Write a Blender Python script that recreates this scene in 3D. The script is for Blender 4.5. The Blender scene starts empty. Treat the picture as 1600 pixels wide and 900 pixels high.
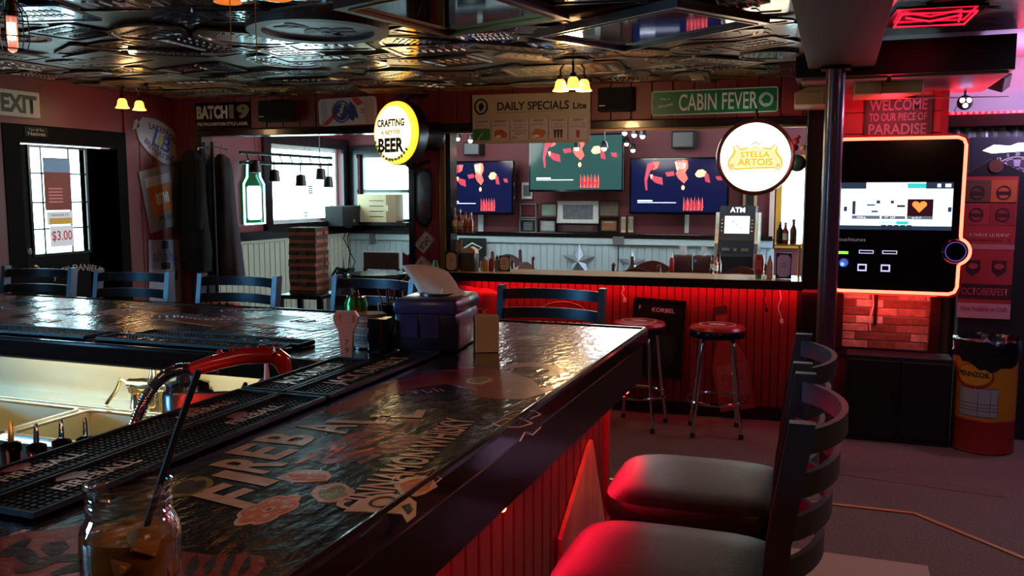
import bpy, bmesh, math, random
from mathutils import Vector, Matrix
random.seed(7)
C = bpy.context.scene.collection
S = bpy.context.scene
PI = math.pi

# ---------------------------------------------------------------- camera
F = 1380.0
PIT = math.atan(150 / F)
YAW = math.atan(511 / 1388.0)
cam = bpy.data.cameras.new('camera'); cam.lens = F / 1600 * 36; cam.sensor_width = 36
cam.clip_start = 0.05; cam.clip_end = 60
co = bpy.data.objects.new('camera', cam); C.objects.link(co)
co.location = (0, 0, 1.5); co.rotation_euler = (PI / 2 - PIT, 0, YAW)
S.camera = co

# ---------------------------------------------------------------- exposure, world
S.view_settings.view_transform = 'Standard'
S.view_settings.look = 'None'
S.view_settings.gamma = 1
S.view_settings.use_curve_mapping = False
S.view_settings.exposure = 0.38
S.cycles.max_bounces = 6
S.cycles.diffuse_bounces = 3
S.cycles.glossy_bounces = 4
S.cycles.transmission_bounces = 8
S.cycles.transparent_max_bounces = 12
S.cycles.sample_clamp_indirect = 3.0
S.cycles.caustics_reflective = False
S.cycles.caustics_refractive = False
S.cycles.use_denoising = True
w = bpy.data.worlds.new('overcast_daylight'); S.world = w; w.use_nodes = True
w.node_tree.nodes['Background'].inputs[0].default_value = (0.68, 0.9, 1.0, 1)
w.node_tree.nodes['Background'].inputs[1].default_value = 9.5

def light(name, kind, loc, col, power, size=.1, size2=None, rot=(0, 0, 0), spot=None):
    l = bpy.data.lights.new(name, kind); l.color = col; l.energy = power
    if kind == 'AREA':
        l.shape = 'RECTANGLE'; l.size = size; l.size_y = size2 or size
    elif kind in ('POINT', 'SPOT'):
        l.shadow_soft_size = size
        if spot: l.spot_size = spot; l.spot_blend = .6
    o = bpy.data.objects.new(name, l); C.objects.link(o); o.location = loc; o.rotation_euler = rot
    return o
def portal(loc, w_, h_, rot):
    o = light('daylight_portal', 'AREA', loc, (1, 1, 1), 1, w_, h_, rot); o.data.cycles.is_portal = True
# overcast daylight enters through the windows and the glazed door
EAST = (PI / 2, 0, -PI / 2); SOUTH = (-PI / 2, 0, 0)
portal((-5.78, 8.585, 1.58), 1.43, .84, EAST)
portal((-5.10, 9.62, 1.545), .72, .81, SOUTH)
portal((-5.78, 5.22, 1.43), .51, .8, EAST)
portal((-5.78, -.4, 1.55), .8, .5, EAST)
portal((-.43, 9.62, 1.4), .3, .9, SOUTH)
sd = light('blue_chair_fill', 'AREA', (-5.9, -.5, 1.55), (.18, .55, 1.0), 70, 1.6, 1.0)  # added blue lamp aimed at the chairs, on top of the window daylight
sd.rotation_euler = (Vector((-5.9, -.5, 1.55)) - Vector((-1.3, 2.2, .8))).to_track_quat('Z', 'Y').to_euler(); sd.data.spread = math.radians(75)
# red rope lights under the two counters, warm lamp over the bar sink
light('rope_light_glow', 'AREA', (-1.45, 6.68, .77), (1, .02, .035), 4.0, 2.7, .03, (math.radians(25), 0, math.radians(4.5)))
light('rope_light_glow', 'AREA', (-.60, 1.55, .885), (1, .01, .04), 8, .03, 2.3, (0, math.radians(-25), 0))
light('sink_lamp', 'AREA', (-2.3, 2.06, 1.01), (1, .84, .48), 22, 1.3, .04, (math.radians(12), 0, 0))
light('speed_rail_light', 'POINT', (-1.36, 1.0, .90), (1, .03, .02), 3.5, .03)
# games room: purple and red effect lamps
light('effect_lamp_glow', 'POINT', (1.35, 6.6, 2.12), (.72, .55, 1.0), 24, .05)
light('red_strip_glow', 'AREA', (1.9, 7.25, 2.09), (1, .02, .06), 10, 2.6, .04, (math.radians(-150), 0, 0))
light('games_room_lamp', 'AREA', (1.9, 4.2, 2.4), (.72, .6, 1.0), 16, .8, .8)
# unseen warm fill lamps, added for ambient and for amber on the seats
light('warm_fill', 'AREA', (-1.4, -.7, 2.28), (1, .70, .50), 6, .7, .7)
light('warm_fill', 'AREA', (.9, 1.2, 2.30), (1, .48, .2), 12, .4, .4)

# ---------------------------------------------------------------- pixel to place helpers
cp, sp, cy, sy = math.cos(PIT), math.sin(PIT), math.cos(YAW), math.sin(YAW)
fwd = (-sy * cp, cy * cp, -sp); rt = (cy, sy, 0); up = (-sy * sp, cy * sp, cp)
def ray(x, y):
    a = (x - 800) / F; b = (450 - y) / F
    return tuple(fwd[i] + a * rt[i] + b * up[i] for i in range(3))
def Zp(x, y, z):
    d = ray(x, y); t = (z - 1.5) / d[2]; return Vector((d[0] * t, d[1] * t, z))
def Yp(x, y, Y):
    d = ray(x, y); t = Y / d[1]; return Vector((d[0] * t, Y, 1.5 + d[2] * t))
def Xp(x, y, X):
    d = ray(x, y); t = X / d[0]; return Vector((X, d[1] * t, 1.5 + d[2] * t))
# the partition wall stands turned 4.5 degrees
PA = math.radians(4.5); PO = (-.2, 6.86); PU = (math.cos(PA), math.sin(PA)); PN = (-PU[1], PU[0])
def PT(u, z, off=0):
    return Vector((PO[0] + PU[0] * u + PN[0] * off, PO[1] + PU[1] * u + PN[1] * off, z))
def PP(x, y, off=0):
    d = ray(x, y)
    k = (PO[0] + PN[0] * off) * PN[0] + (PO[1] + PN[1] * off) * PN[1]
    t = k / (d[0] * PN[0] + d[1] * PN[1])
    p = (d[0] * t, d[1] * t, 1.5 + d[2] * t)
    return ((p[0] - PO[0]) * PU[0] + (p[1] - PO[1]) * PU[1], p[2])

# ---------------------------------------------------------------- materials
def hx(h):
    h = h.lstrip('#')
    r = []
    for i in (0, 2, 4):
        v = int(h[i:i + 2], 16) / 255
        r.append(v / 12.92 if v <= .04045 else ((v + .055) / 1.055) ** 2.4)
    return r
def M(name, h, rough=.5, metal=0, es=0, eh=None, coat=0, bump=0, bs=60, var=.12, vs=6, trans=0, alpha=1, stretch=None, ior=1.45, detail=3, spec=.5):
    m = bpy.data.materials.new(name); m.use_nodes = True
    nt = m.node_tree; b = nt.nodes['Principled BSDF']
    c = hx(h)
    b.inputs['Base Color'].default_value = (*c, 1)
    b.inputs['Roughness'].default_value = rough
    b.inputs['Metallic'].default_value = metal
    b.inputs['IOR'].default_value = ior
    b.inputs['Coat Weight'].default_value = coat
    b.inputs['Specular IOR Level'].default_value = spec
    b.inputs['Coat Roughness'].default_value = .06
    b.inputs['Transmission Weight'].default_value = trans
    b.inputs['Alpha'].default_value = alpha
    if es:
        b.inputs['Emission Color'].default_value = (*hx(eh or h), 1)
        b.inputs['Emission Strength'].default_value = es
    tc = nt.nodes.new('ShaderNodeTexCoord'); mp = nt.nodes.new('ShaderNodeMapping')
    nt.links.new(tc.outputs['Object'], mp.inputs['Vector'])
    if stretch: mp.inputs['Scale'].default_value = stretch
    if var:
        n = nt.nodes.new('ShaderNodeTexNoise'); n.inputs['Scale'].default_value = vs; n.inputs['Detail'].default_value = detail
        nt.links.new(mp.outputs[0], n.inputs['Vector'])
        mx = nt.nodes.new('ShaderNodeMix'); mx.data_type = 'RGBA'
        mx.inputs[6].default_value = (*[v * (1 - var) for v in c], 1)
        mx.inputs[7].default_value = (*[min(1, v * (1 + var)) for v in c], 1)
        nt.links.new(n.outputs['Fac'], mx.inputs[0]); nt.links.new(mx.outputs[2], b.inputs['Base Color'])
    if bump:
        n2 = nt.nodes.new('ShaderNodeTexNoise'); n2.inputs['Scale'].default_value = bs; n2.inputs['Detail'].default_value = 4
        nt.links.new(mp.outputs[0], n2.inputs['Vector'])
        bp = nt.nodes.new('ShaderNodeBump'); bp.inputs['Strength'].default_value = bump; bp.inputs['Distance'].default_value = .01
        nt.links.new(n2.outputs['Fac'], bp.inputs['Height']); nt.links.new(bp.outputs[0], b.inputs['Normal'])
        if coat: nt.links.new(bp.outputs[0], b.inputs['Coat Normal'])
    return m
def pane_mat(name, tint=(.9, 1, .98), gl=.08):
    m = bpy.data.materials.new(name); m.use_nodes = True; nt = m.node_tree; nt.nodes.clear()
    o = nt.nodes.new('ShaderNodeOutputMaterial'); t = nt.nodes.new('ShaderNodeBsdfTransparent'); t.inputs[0].default_value = (*tint, 1)
    g = nt.nodes.new('ShaderNodeBsdfGlossy'); g.inputs['Roughness'].default_value = .02; x = nt.nodes.new('ShaderNodeMixShader'); x.inputs[0].default_value = gl
    nt.links.new(t.outputs[0], x.inputs[1]); nt.links.new(g.outputs[0], x.inputs[2]); nt.links.new(x.outputs[0], o.inputs[0])
    return m
def glow(name, h, s): return M(name, h, .4, es=s, var=0)

m_black = M('black_paint', '0c0c0e', .35, bump=.05)
m_blackgloss = M('black_gloss', '08080a', .12, coat=.5)
m_matte = M('matte_black', '070708', .7)
m_chairblk = M('black_metal', '454b54', .36, .8, bump=.02)
m_vinyl = M('black_vinyl', '1a0d08', .36, bump=.10, bs=220, spec=.3)
m_burg = M('burgundy_panel', '6e242a', .45, bump=.05, bs=30, stretch=(1, 1, .2))
m_burgdk = M('dark_burgundy', '3a1216', .5)
m_trim = M('dark_trim', '120d0f', .22, coat=.3)
m_white = M('white_paint', 'c9cfc8', .5, bump=.03)
m_cream = M('cream_paper', 'd8cdb8', .6)
m_paper = M('white_paper', 'd9d9d6', .6, var=.04)
m_chrome = M('chrome', 'd8d8dc', .08, 1, var=.02)
m_steel = M('brushed_steel', 'b9b5a8', .24, 1, bump=.06, bs=40, stretch=(1, 30, 30))
m_ink = M('black_ink', '0b0b0b', .6, var=0)
m_grey = M('grey_plastic', '6a6c70', .5)
m_brownwood = M('brown_wood', '4a2515', .4, bump=.08, bs=20, var=.3, stretch=(1, 1, 8))
m_red = M('red_paint', '8d1014', .45)
m_tan = M('tan_wood', 'b48a5c', .5, bump=.05, var=.25, stretch=(1, 6, 1), vs=5)
m_gold = M('gold_trim', 'a8834a', .3, .8)
m_pane = pane_mat('window_glass')
m_glass = M('clear_glass', 'ffffff', .02, trans=1, var=0, ior=1.45)

# ---------------------------------------------------------------- mesh helper
class MB:
    def __init__(s): s.bm = bmesh.new(); s.x = Matrix.Identity(4)
    def _v(s, co): return s.bm.verts.new(s.x @ Vector(co))
    def box(s, x0, x1, y0, y1, z0, z1, bev=0):
        if bev:
            b2 = bmesh.new()
            vs = [b2.verts.new(p) for p in ((x0, y0, z0), (x1, y0, z0), (x1, y1, z0), (x0, y1, z0), (x0, y0, z1), (x1, y0, z1), (x1, y1, z1), (x0, y1, z1))]
            for f in ((3, 2, 1, 0), (4, 5, 6, 7), (0, 1, 5, 4), (1, 2, 6, 5), (2, 3, 7, 6), (3, 0, 4, 7)): b2.faces.new([vs[i] for i in f])
            bmesh.ops.bevel(b2, geom=b2.edges[:] + b2.verts[:], offset=bev, segments=2, affect='EDGES', profile=.5)
            mp = {v: s._v(v.co) for v in b2.verts}
            for f in b2.faces:
                try: s.bm.faces.new([mp[v] for v in f.verts])
                except ValueError: pass
            b2.free(); return s
        vs = [s._v(p) for p in ((x0, y0, z0), (x1, y0, z0), (x1, y1, z0), (x0, y1, z0), (x0, y0, z1), (x1, y0, z1), (x1, y1, z1), (x0, y1, z1))]
        for f in ((3, 2, 1, 0), (4, 5, 6, 7), (0, 1, 5, 4), (1, 2, 6, 5), (2, 3, 7, 6), (3, 0, 4, 7)): s.bm.faces.new([vs[i] for i in f])
        return s
    def prism(s, pts, ax, a, b):
        def q(p, d): return {'z': (p[0], p[1], d), 'y': (p[0], d, p[1]), 'x': (d, p[0], p[1])}[ax]
        A = [s._v(q(p, a)) for p in pts]; B = [s._v(q(p, b)) for p in pts]; n = len(pts)
        s.bm.faces.new(A[::-1]); s.bm.faces.new(B)
        for i in range(n): s.bm.faces.new((A[i], A[(i + 1) % n], B[(i + 1) % n], B[i]))
        return s
    def ring(s, outer, inner, ax, a, b):
        def q(p, d): return {'z': (p[0], p[1], d), 'y': (p[0], d, p[1]), 'x': (d, p[0], p[1])}[ax]
        L = [[s._v(q(p, d)) for p in P] for P in (outer, inner) for d in (a, b)]
        n = len(outer)
        for i in range(n):
            j = (i + 1) % n
            s.bm.faces.new((L[0][i], L[0][j], L[1][j], L[1][i])); s.bm.faces.new((L[2][j], L[2][i], L[3][i], L[3][j]))
            s.bm.faces.new((L[0][j], L[0][i], L[2][i], L[2][j])); s.bm.faces.new((L[1][i], L[1][j], L[3][j], L[3][i]))
        return s
    def tube(s, pts, r, n=8, closed=False, cap=True):
        pts = [Vector(p) for p in pts]; N = len(pts)
        rs = r if isinstance(r, (list, tuple)) else [r] * N
        rings = []; prev = None
        for i, p in enumerate(pts):
            if closed: t = pts[(i + 1) % N] - pts[i - 1]
            else: t = pts[min(i + 1, N - 1)] - pts[max(i - 1, 0)]
            t = t.normalized() if t.length > 1e-9 else Vector((0, 0, 1))
            if prev is None:
                a = Vector((0, 0, 1)) if abs(t.z) < .9 else Vector((1, 0, 0))
                u = t.cross(a).normalized()
            else:
                u = (prev - t * prev.dot(t)); u = u.normalized() if u.length > 1e-6 else t.orthogonal().normalized()
            prev = u; v = t.cross(u)
            rings.append([s._v(p + (u * math.cos(2 * PI * k / n) + v * math.sin(2 * PI * k / n)) * rs[i]) for k in range(n)])
        M_ = N if closed else N - 1
        for i in range(M_):
            A, B = rings[i], rings[(i + 1) % N]
            for k in range(n): s.bm.faces.new((A[k], A[(k + 1) % n], B[(k + 1) % n], B[k]))
        if cap and not closed:
            s.bm.faces.new(rings[0][::-1]); s.bm.faces.new(rings[-1])
        return s
    def lathe(s, prof, c=(0, 0, 0), n=24, ax='z', cap=True):
        rings = []
        for r, h in prof:
            R = []
            for k in range(n):
                a = 2 * PI * k / n; x, y = r * math.cos(a), r * math.sin(a)
                p = {'z': (x, y, h), 'y': (x, -h, y), 'x': (h, x, y)}[ax]
                R.append(s._v((p[0] + c[0], p[1] + c[1], p[2] + c[2])))
            rings.append(R)
        for A, B in zip(rings, rings[1:]):
            for k in range(n): s.bm.faces.new((A[k], A[(k + 1) % n], B[(k + 1) % n], B[k]))
        if cap:
            s.bm.faces.new(rings[0][::-1]); s.bm.faces.new(rings[-1])
        return s
    def cyl(s, c, r, h, n=16, ax='z'): return s.lathe([(r, 0), (r, h)], c, n, ax)
    def sphere(s, c, r, n=12, sc=(1, 1, 1)):
        prof = [(max(1e-4, math.sin(PI * i / n)) * r * sc[0], -math.cos(PI * i / n) * r * sc[2]) for i in range(n + 1)]
        return s.lathe(prof, c, n + 4)
    def build(s, name, mat, parent=None, smooth=False, stuff=False):
        me = bpy.data.meshes.new(name)
        bmesh.ops.recalc_face_normals(s.bm, faces=s.bm.faces[:])
        s.bm.to_mesh(me); s.bm.free()
        me.materials.append(mat)
        if smooth:
            for p in me.polygons: p.use_smooth = True
            try: me.set_sharp_from_angle(angle=math.radians(42))
            except Exception: pass
        o = bpy.data.objects.new(name, me); C.objects.link(o)
        if parent is not None: o.parent = parent
        if stuff: o['kind'] = 'stuff'
        return o
def B(): return MB()
def ell(cx, cz, rx, rz=None, n=24, a0=0, a1=2 * PI, rot=0):
    rz = rz or rx; full = abs(a1 - a0 - 2 * PI) < 1e-6; out = []
    for k in range(n if full else n + 1):
        a = a0 + (a1 - a0) * k / n; x, z = rx * math.cos(a), rz * math.sin(a)
        out.append((cx + x * math.cos(rot) - z * math.sin(rot), cz + x * math.sin(rot) + z * math.cos(rot)))
    return out
def rrect(x0, x1, z0, z1, r, n=4):
    out = []
    for cx, cz, a in ((x1 - r, z1 - r, 0), (x0 + r, z1 - r, PI / 2), (x0 + r, z0 + r, PI), (x1 - r, z0 + r, 3 * PI / 2)):
        for k in range(n + 1):
            t = a + PI / 2 * k / n; out.append((cx + r * math.cos(t), cz + r * math.sin(t)))
    return out
def scale2(pts, c, s): return [(c[0] + (p[0] - c[0]) * s, c[1] + (p[1] - c[1]) * s) for p in pts]
def tag(o, label, cat, group=None, kind=None):
    if label: o['label'] = label
    if cat: o['category'] = cat
    if group: o['group'] = group
    if kind: o['kind'] = kind
    return o
def thing(name, label, cat, loc=(0, 0, 0), rz=0, group=None, rot=None):
    o = bpy.data.objects.new(name, None); C.objects.link(o); o.empty_display_size = .05
    o.location = loc; o.rotation_euler = rot or (0, 0, rz)
    return tag(o, label, cat, group)
def solo(mb, name, mat, label, cat, loc=(0, 0, 0), rz=0, group=None, smooth=False, rot=None):
    o = mb.build(name, mat, None, smooth); o.location = loc; o.rotation_euler = rot or (0, 0, rz)
    return tag(o, label, cat, group)
def struct(name, mb, mat, smooth=False):
    o = mb.build(name, mat, None, smooth); o['kind'] = 'structure'; return o
def copytree(o, parent=None, label=None):
    c = o.copy(); C.objects.link(c)
    if parent: c.parent = parent
    if label: c['label'] = label
    for ch in list(o.children): copytree(ch, c)
    return c
_fc = bpy.data.curves.new('f', 'FONT')
_sr = random.Random(77)
def strokes(n, w_, h_, mat, parent, at, plane, ang, off):
    """print too small to read: rows of short upright and level strokes"""
    m = MB(); ca, sa = math.cos(ang), math.sin(ang)
    def q(x0, x1, y0, y1):
        P_ = []
        for x, y in ((x0, y0), (x1, y0), (x1, y1), (x0, y1)):
            X, Y_ = at[0] + x * ca - y * sa, at[1] + x * sa + y * ca
            P_.append(m._v((X, off, Y_) if plane == 'y' else (X, Y_, off)))
        m.bm.faces.new(P_)
    st = w_ / n
    for k in range(n):
        x = -w_ / 2 + st * (k + .5)
        if _sr.random() < .14: continue
        q(x - st * .36, x - st * .18, -h_ / 2, h_ / 2)
        if _sr.random() < .7: q(x - st * .18, x + st * .3, *((h_ * .32, h_ / 2) if _sr.random() < .5 else (-h_ / 2, -h_ * .32)))
        if _sr.random() < .5: q(x + st * .14, x + st * .32, -h_ / 2, h_ * .1)
        if _sr.random() < .5: q(x - st * .18, x + st * .2, -h_ * .09, h_ * .09)
    return m.build('lettering', mat, parent)
def text(s, w_, h_, mat, parent, at, plane='y', ang=0, off=0, ex=.0006, bold=0, name='lettering', curve=0, italic=0):
    """flat raised lettering; plane 'y' faces -y (wall), 'z' faces up. at = centre of the word"""
    if s.startswith('~'): return strokes(len(s) - 1, w_, h_, mat, parent, at, plane, ang, off)
    c = bpy.data.curves.new('t', 'FONT'); c.body = s; c.align_x = 'CENTER'; c.extrude = 0; c.offset = bold; c.shear = italic
    c.resolution_u = 3
    t = bpy.data.objects.new('t', c)
    me0 = bpy.data.meshes.new_from_object(t); bpy.data.objects.remove(t); bpy.data.curves.remove(c)
    vs = [v.co.copy() for v in me0.vertices]
    if not vs: return None
    x0, x1 = min(v.x for v in vs), max(v.x for v in vs); y0, y1 = min(v.y for v in vs), max(v.y for v in vs)
    ca, sa = math.cos(ang), math.sin(ang)
    for v in me0.vertices:
        x = (v.co.x - (x0 + x1) / 2) * w_ / max(1e-6, x1 - x0); y = (v.co.y - (y0 + y1) / 2) * h_ / max(1e-6, y1 - y0)
        if curve:
            R = 1 / curve; th = x / R; rr = R + y
            x, y = rr * math.sin(th), rr * math.cos(th) - R
        X, Y_ = x * ca - y * sa, x * sa + y * ca
        if plane == 'y': v.co = (at[0] + X, off, at[1] + Y_)
        elif plane == 'z': v.co = (at[0] + X, at[1] + Y_, off)
        elif plane == '-z': v.co = (at[0] + X, at[1] - Y_, off)
    me0.materials.clear(); me0.materials.append(mat); me0.name = name
    if plane == 'y':
        pass
    o = bpy.data.objects.new(name, me0); C.objects.link(o); o.parent = parent
    return o
def wallpart(u, z, off=-.001): return PT(u, z, off)
# ================================================================ SETTING
m_carpet = M('carpet', '66544a', .95, bump=.6, bs=200, var=.85, vs=95, detail=2)
m_carpet2 = M('platform_carpet', '6a5346', .95, bump=.6, bs=200, var=.85, vs=95, detail=2)
m_seam = M('carpet_border', '5f4a40', .95, var=.3, vs=100)
struct('floor', B().box(-5.75, 3.2, -1.6, 10.2, -.32, -.22), m_carpet)
plat = struct('floor', B().prism([(-5.5, -1.5), (1.75, -1.5), (1.75, 3.25), (.77, 4.0), (.386, 4.405), (-5.5, 4.36)], 'z', -.219, 0), m_carpet2)
tr = B()
for (a, b) in (((-5.5, 4.36), (.386, 4.405)), ((.386, 4.405), (.77, 4.0)), ((.77, 4.0), (1.75, 3.25))):
    d = (Vector(b) - Vector(a)).normalized(); n = Vector((-d.y, d.x)) * .012
    tr.prism([(a[0] - n.x, a[1] - n.y), (b[0] - n.x, b[1] - n.y), (b[0] + n.x, b[1] + n.y), (a[0] + n.x, a[1] + n.y)], 'z', -.03, .006)
struct('trim_1', tr, m_gold)
struct('trim_2', B().prism([(.05, 5.62), (.95, 5.50), (.95, 5.62), (.05, 5.75)], 'z', -.22, -.217), m_seam)
solo(B().box(-1.15, .39, 1.2, 3.775, .0, .006), 'floor_mat', M('beige_vinyl', '9a8266', .6, var=.12, vs=40), 'beige vinyl floor mat under the bar chairs, its corner showing at the lower right', 'mat', (0, 0, .001))

# ---- left wall (outside wall), door and window
WX = -5.6
def wall_seg(mb, y0, y1, z0, z1): mb.box(WX - .16, WX, y0, y1, z0, z1)
wl = B()
wall_seg(wl, -1.6, -.8, -.22, 2.6); wall_seg(wl, -.8, 0, -.22, 1.3); wall_seg(wl, -.8, 0, 1.8, 2.6); wall_seg(wl, 0, 4.83, -.22, 2.6)
wall_seg(wl, 4.83, 5.77, 1.86, 2.6); wall_seg(wl, 5.77, 7.87, -.22, 2.6)
wall_seg(wl, 7.87, 9.3, -.22, 1.16); wall_seg(wl, 7.87, 9.3, 2.0, 2.6); wall_seg(wl, 9.3, 9.6, -.22, 2.6)
wl = struct('wall_left', wl, m_burg)
y = 5.86
k = 0
for i in range(5):      # upright boards beside the door
    B().box(WX, WX + .018, y, y + .152, -.2, 2.31, .004).build('plank', m_burg, wl); y += .158
for i in range(2): B().box(WX, WX + .018, 4.44 + i * .158, 4.592 + i * .158, -.2, 2.31, .004).build('plank', m_burg, wl)
wains = M('wainscot_paint', 'b9bfae', .55, bump=.02)
wb = B().box(WX, WX + .012, 6.63, 9.44, -.2, .985)
for i in range(31): wb.box(WX + .012, WX + .02, 6.64 + i * .09, 6.64 + i * .09 + .078, -.1, .97)
wb.box(WX, WX + .04, 6.63, 9.44, .985, 1.01)
wb.build('wainscot', wains, wl)
B().box(WX, WX + .05, 6.63, 9.44, 1.01, 1.10).build('chair_rail', m_trim, wl)
struct('trim_3', B().box(WX, WX + .03, 7.74, 7.87, 1.1, 2.12).box(WX, WX + .03, 9.3, 9.44, 1.1, 2.12).box(WX, WX + .03, 7.87, 9.3, 2.0, 2.12).box(WX, WX + .06, 7.74, 9.44, 1.10, 1.165), m_trim)
# window_1: two panes in a dark frame
wn = struct('window_1', B().ring([(7.87, 1.16), (9.3, 1.16), (9.3, 2.0), (7.87, 2.0)], [(7.91, 1.2), (9.26, 1.2), (9.26, 1.96), (7.91, 1.96)], 'x', WX - .12, WX - .06), M('white_sash', 'd0dada', .4))
B().box(WX - .10, WX - .094, 7.905, 9.265, 1.195, 1.965).build('pane', m_pane, wn)
wn = struct('window_2', B().ring([(-.8, 1.3), (0, 1.3), (0, 1.8), (-.8, 1.8)], [(-.77, 1.33), (-.03, 1.33), (-.03, 1.77), (-.77, 1.77)], 'x', WX - .12, WX - .06), m_trim)
B().box(WX - .10, WX - .094, -.775, -.025, 1.325, 1.775).build('pane', m_pane, wn)
# door
dr = struct('door_1', B().ring([(4.84, -.21), (5.76, -.21), (5.76, 1.85), (4.84, 1.85)], [(4.965, 1.035), (5.475, 1.035), (5.475, 1.85 - .02), (4.965, 1.83)], 'x', WX - .09, WX - .04), M('door_paint', '0b0c0c', .5, bump=.03, spec=.12))
B().box(WX - .09, WX - .04, 5.475, 5.76, -.2, 1.84).build('door_panel', M('door_paint_dark', '0c0c0e', .5, spec=.12), dr)
B().box(WX - .088, WX - .038, 4.9, 5.48, -.2, 1.035).build('door_panel', dr.data.materials[0], dr)
B().box(WX - .068, WX - .062, 4.96, 5.48, 1.03, 1.835).build('pane', m_pane, dr)
g = B()
for yy in (5.08, 5.335): g.box(WX - .06, WX - .052, yy - .006, yy + .006, 1.035, 1.83)
for zz in (1.22, 1.42, 1.64): g.box(WX - .06, WX - .052, 4.965, 5.475, zz - .006, zz + .006)
g.build('muntin', m_trim, dr)
B().ring([(4.945, 1.015), (5.495, 1.015), (5.495, 1.85), (4.945, 1.85)], [(4.965, 1.035), (5.475, 1.035), (5.475, 1.83), (4.965, 1.83)], 'x', WX - .05, WX - .028).build('glass_bead', m_trim, dr)
B().sphere((0, 0, 0), .032).build('knob', m_gold, dr, True).location = (WX + .03, 4.90, .93)
B().lathe([(.03, 0), (.03, .02), (.02, .03)], (0, 0, 0), 16, 'x').build('deadbolt', m_chrome, dr, True).location = (WX - .04, 4.90, 1.06)
m_lt = M('white_lettering', 'c9c4bd', .6, var=0)
def on_left(name, label, cat, y, z, group=None): return thing(name, label, cat, (WX + .02, y, z), PI / 2, group)
t = text("JACK DANIEL'S", .50, .07, m_lt, dr, (0, 0), ang=0, off=0, curve=1.6, bold=.01)
t.rotation_euler = (0, 0, PI / 2); t.location = (WX - .03, 5.35, .90)
t = text("Tour Of The", .15, .022, m_lt, dr, (0, 0)); t.rotation_euler = (0, 0, PI / 2); t.location = (WX - .03, 4.98, 1.905 - .07 + .15)
struct('trim_4', B().ring([(4.70, -.22), (5.86, -.22), (5.86, 1.99), (4.70, 1.99)], [(4.84, -.2), (5.76, -.2), (5.76, 1.86), (4.84, 1.86)], 'x', WX - .05, WX + .025), M('door_trim', '0a0706', .6, spec=.08))
t = thing('door_notice', 'small black notice with grey lettering above the dark door', 'notice', (WX + .026, 4.98, 1.94), PI / 2)
B().box(-.1, .1, -.003, 0, -.035, .035).build('board', m_matte, t)
text('Tour Of The', .13, .016, m_lt, t, (0, .015), off=-.005); text('Natives', .15, .026, m_lt, t, (0, -.014), off=-.005, bold=.01)

# ---- ceilings
m_ceil = M('pressed_ceiling', '6a5e52', .35, .1, bump=.22, bs=110, var=.3, vs=20)
ceil = struct('ceiling', B().box(-5.6, -.2, -1.6, 6.95, 2.33, 2.42), m_ceil)
m_redceil = M('beam_paint', '30100f', .6, spec=.08, bump=.03)
bm_ = struct('ceiling_beam', B().box(-.205, .175, -1.6, 5.82, 2.245, 2.45, .008), m_redceil)
bm_.name = 'trim_5'
struct('ceiling', B().box(.175, .93, -1.6, 5.75, 2.41, 2.48), M('dark_ceiling', '17131a', .25, .3, bump=.2, bs=60))
m_pale = M('pale_ceiling', 'b7aec0', .6)
struct('ceiling', B().box(.1, 3.2, -1.6, 8.2, 2.48, 2.55), m_pale)
struct('ceiling', B().box(-5.75, .2, 6.95, 9.7, 2.55, 2.62), M('back_room_ceiling', '4b3a3a', .7))
sof = struct('trim_6', B().box(-.28, .92, 5.84, 7.02, 2.20, 2.40), M('soffit_black', '15090e', .35))
for (x0, x1, y0, y1) in ((-.25, .25, 5.9, 6.95), (.27, .9, 5.9, 6.95)):
    B().box(x0, x1, y0, y1, 2.185, 2.20, .004).build('panel', M('soffit_board', '8f5a52', .4, bump=.2, bs=25, var=.3), sof)

# ---- partition with two openings
def P_struct(name, mb, mat):
    o = struct(name, mb, mat); o.location = (PO[0], PO[1], 0); o.rotation_euler = (0, 0, PA); return o
pw = P_struct('wall_middle', B().box(-5.42, -.03, .02, .12, 2.03, 2.33).box(-3.14, -2.84, .02, .12, -.22, 2.03).box(-2.84, -.03, .02, .12, -.22, .81).box(-5.42, -5.14, .02, .12, -.22, 2.03), m_burgdk)
x = -5.40
while x < -.06:
    B().box(x, x + .151, 0, .02, 2.05, 2.33, .004).build('plank', m_burg, pw); x += .157
for i in range(2): B().box(-3.125 + i * .135, -2.995 + i * .135, 0, .02, .0, 2.05, .004).build('plank', m_burg, pw)
for i in range(2): B().box(-5.38 + i * .12, -5.265 + i * .12, 0, .02, -.2, 2.05, .004).build('plank', m_burg, pw)
m_bead = M('red_beadboard', '7c1a1c', .4, bump=.04, bs=30)
x = -3.0
while x < -.10:
    B().box(x, x + .056, -.012, .02, -.2, .80, .006).build('beadboard_plank', m_bead, pw); x += .06
P_struct('trim_7', B().box(-5.15, -3.13, -.02, .14, 1.985, 2.04, .005).box(-2.86, -.02, -.02, .14, 1.985, 2.045, .005).box(-3.15, -3.10, -.02, .14, -.2, 2.0).box(-5.16, -5.10, -.02, .14, -.2, 2.0), m_trim)
P_struct('trim_8', B().box(-2.88, -2.83, -.015, .16, .85, 2.0, .004).box(-2.88, -.02, -.022, -.0, 1.97, 1.985), M('brass_edge', '7b5b2e', .35, .5))
P_struct('trim_9', B().box(-2.83, -2.79, .0, .16, .85, 1.985), m_trim)
P_struct('wall_middle', B().box(-.035, .155, -.03, .16, -.22, 2.19, .004), M('post_black', '0a0708', .3))
P_struct('baseboard_middle', B().box(-2.84, -.04, -.03, -.012, -.22, -.12), m_trim)
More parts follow.
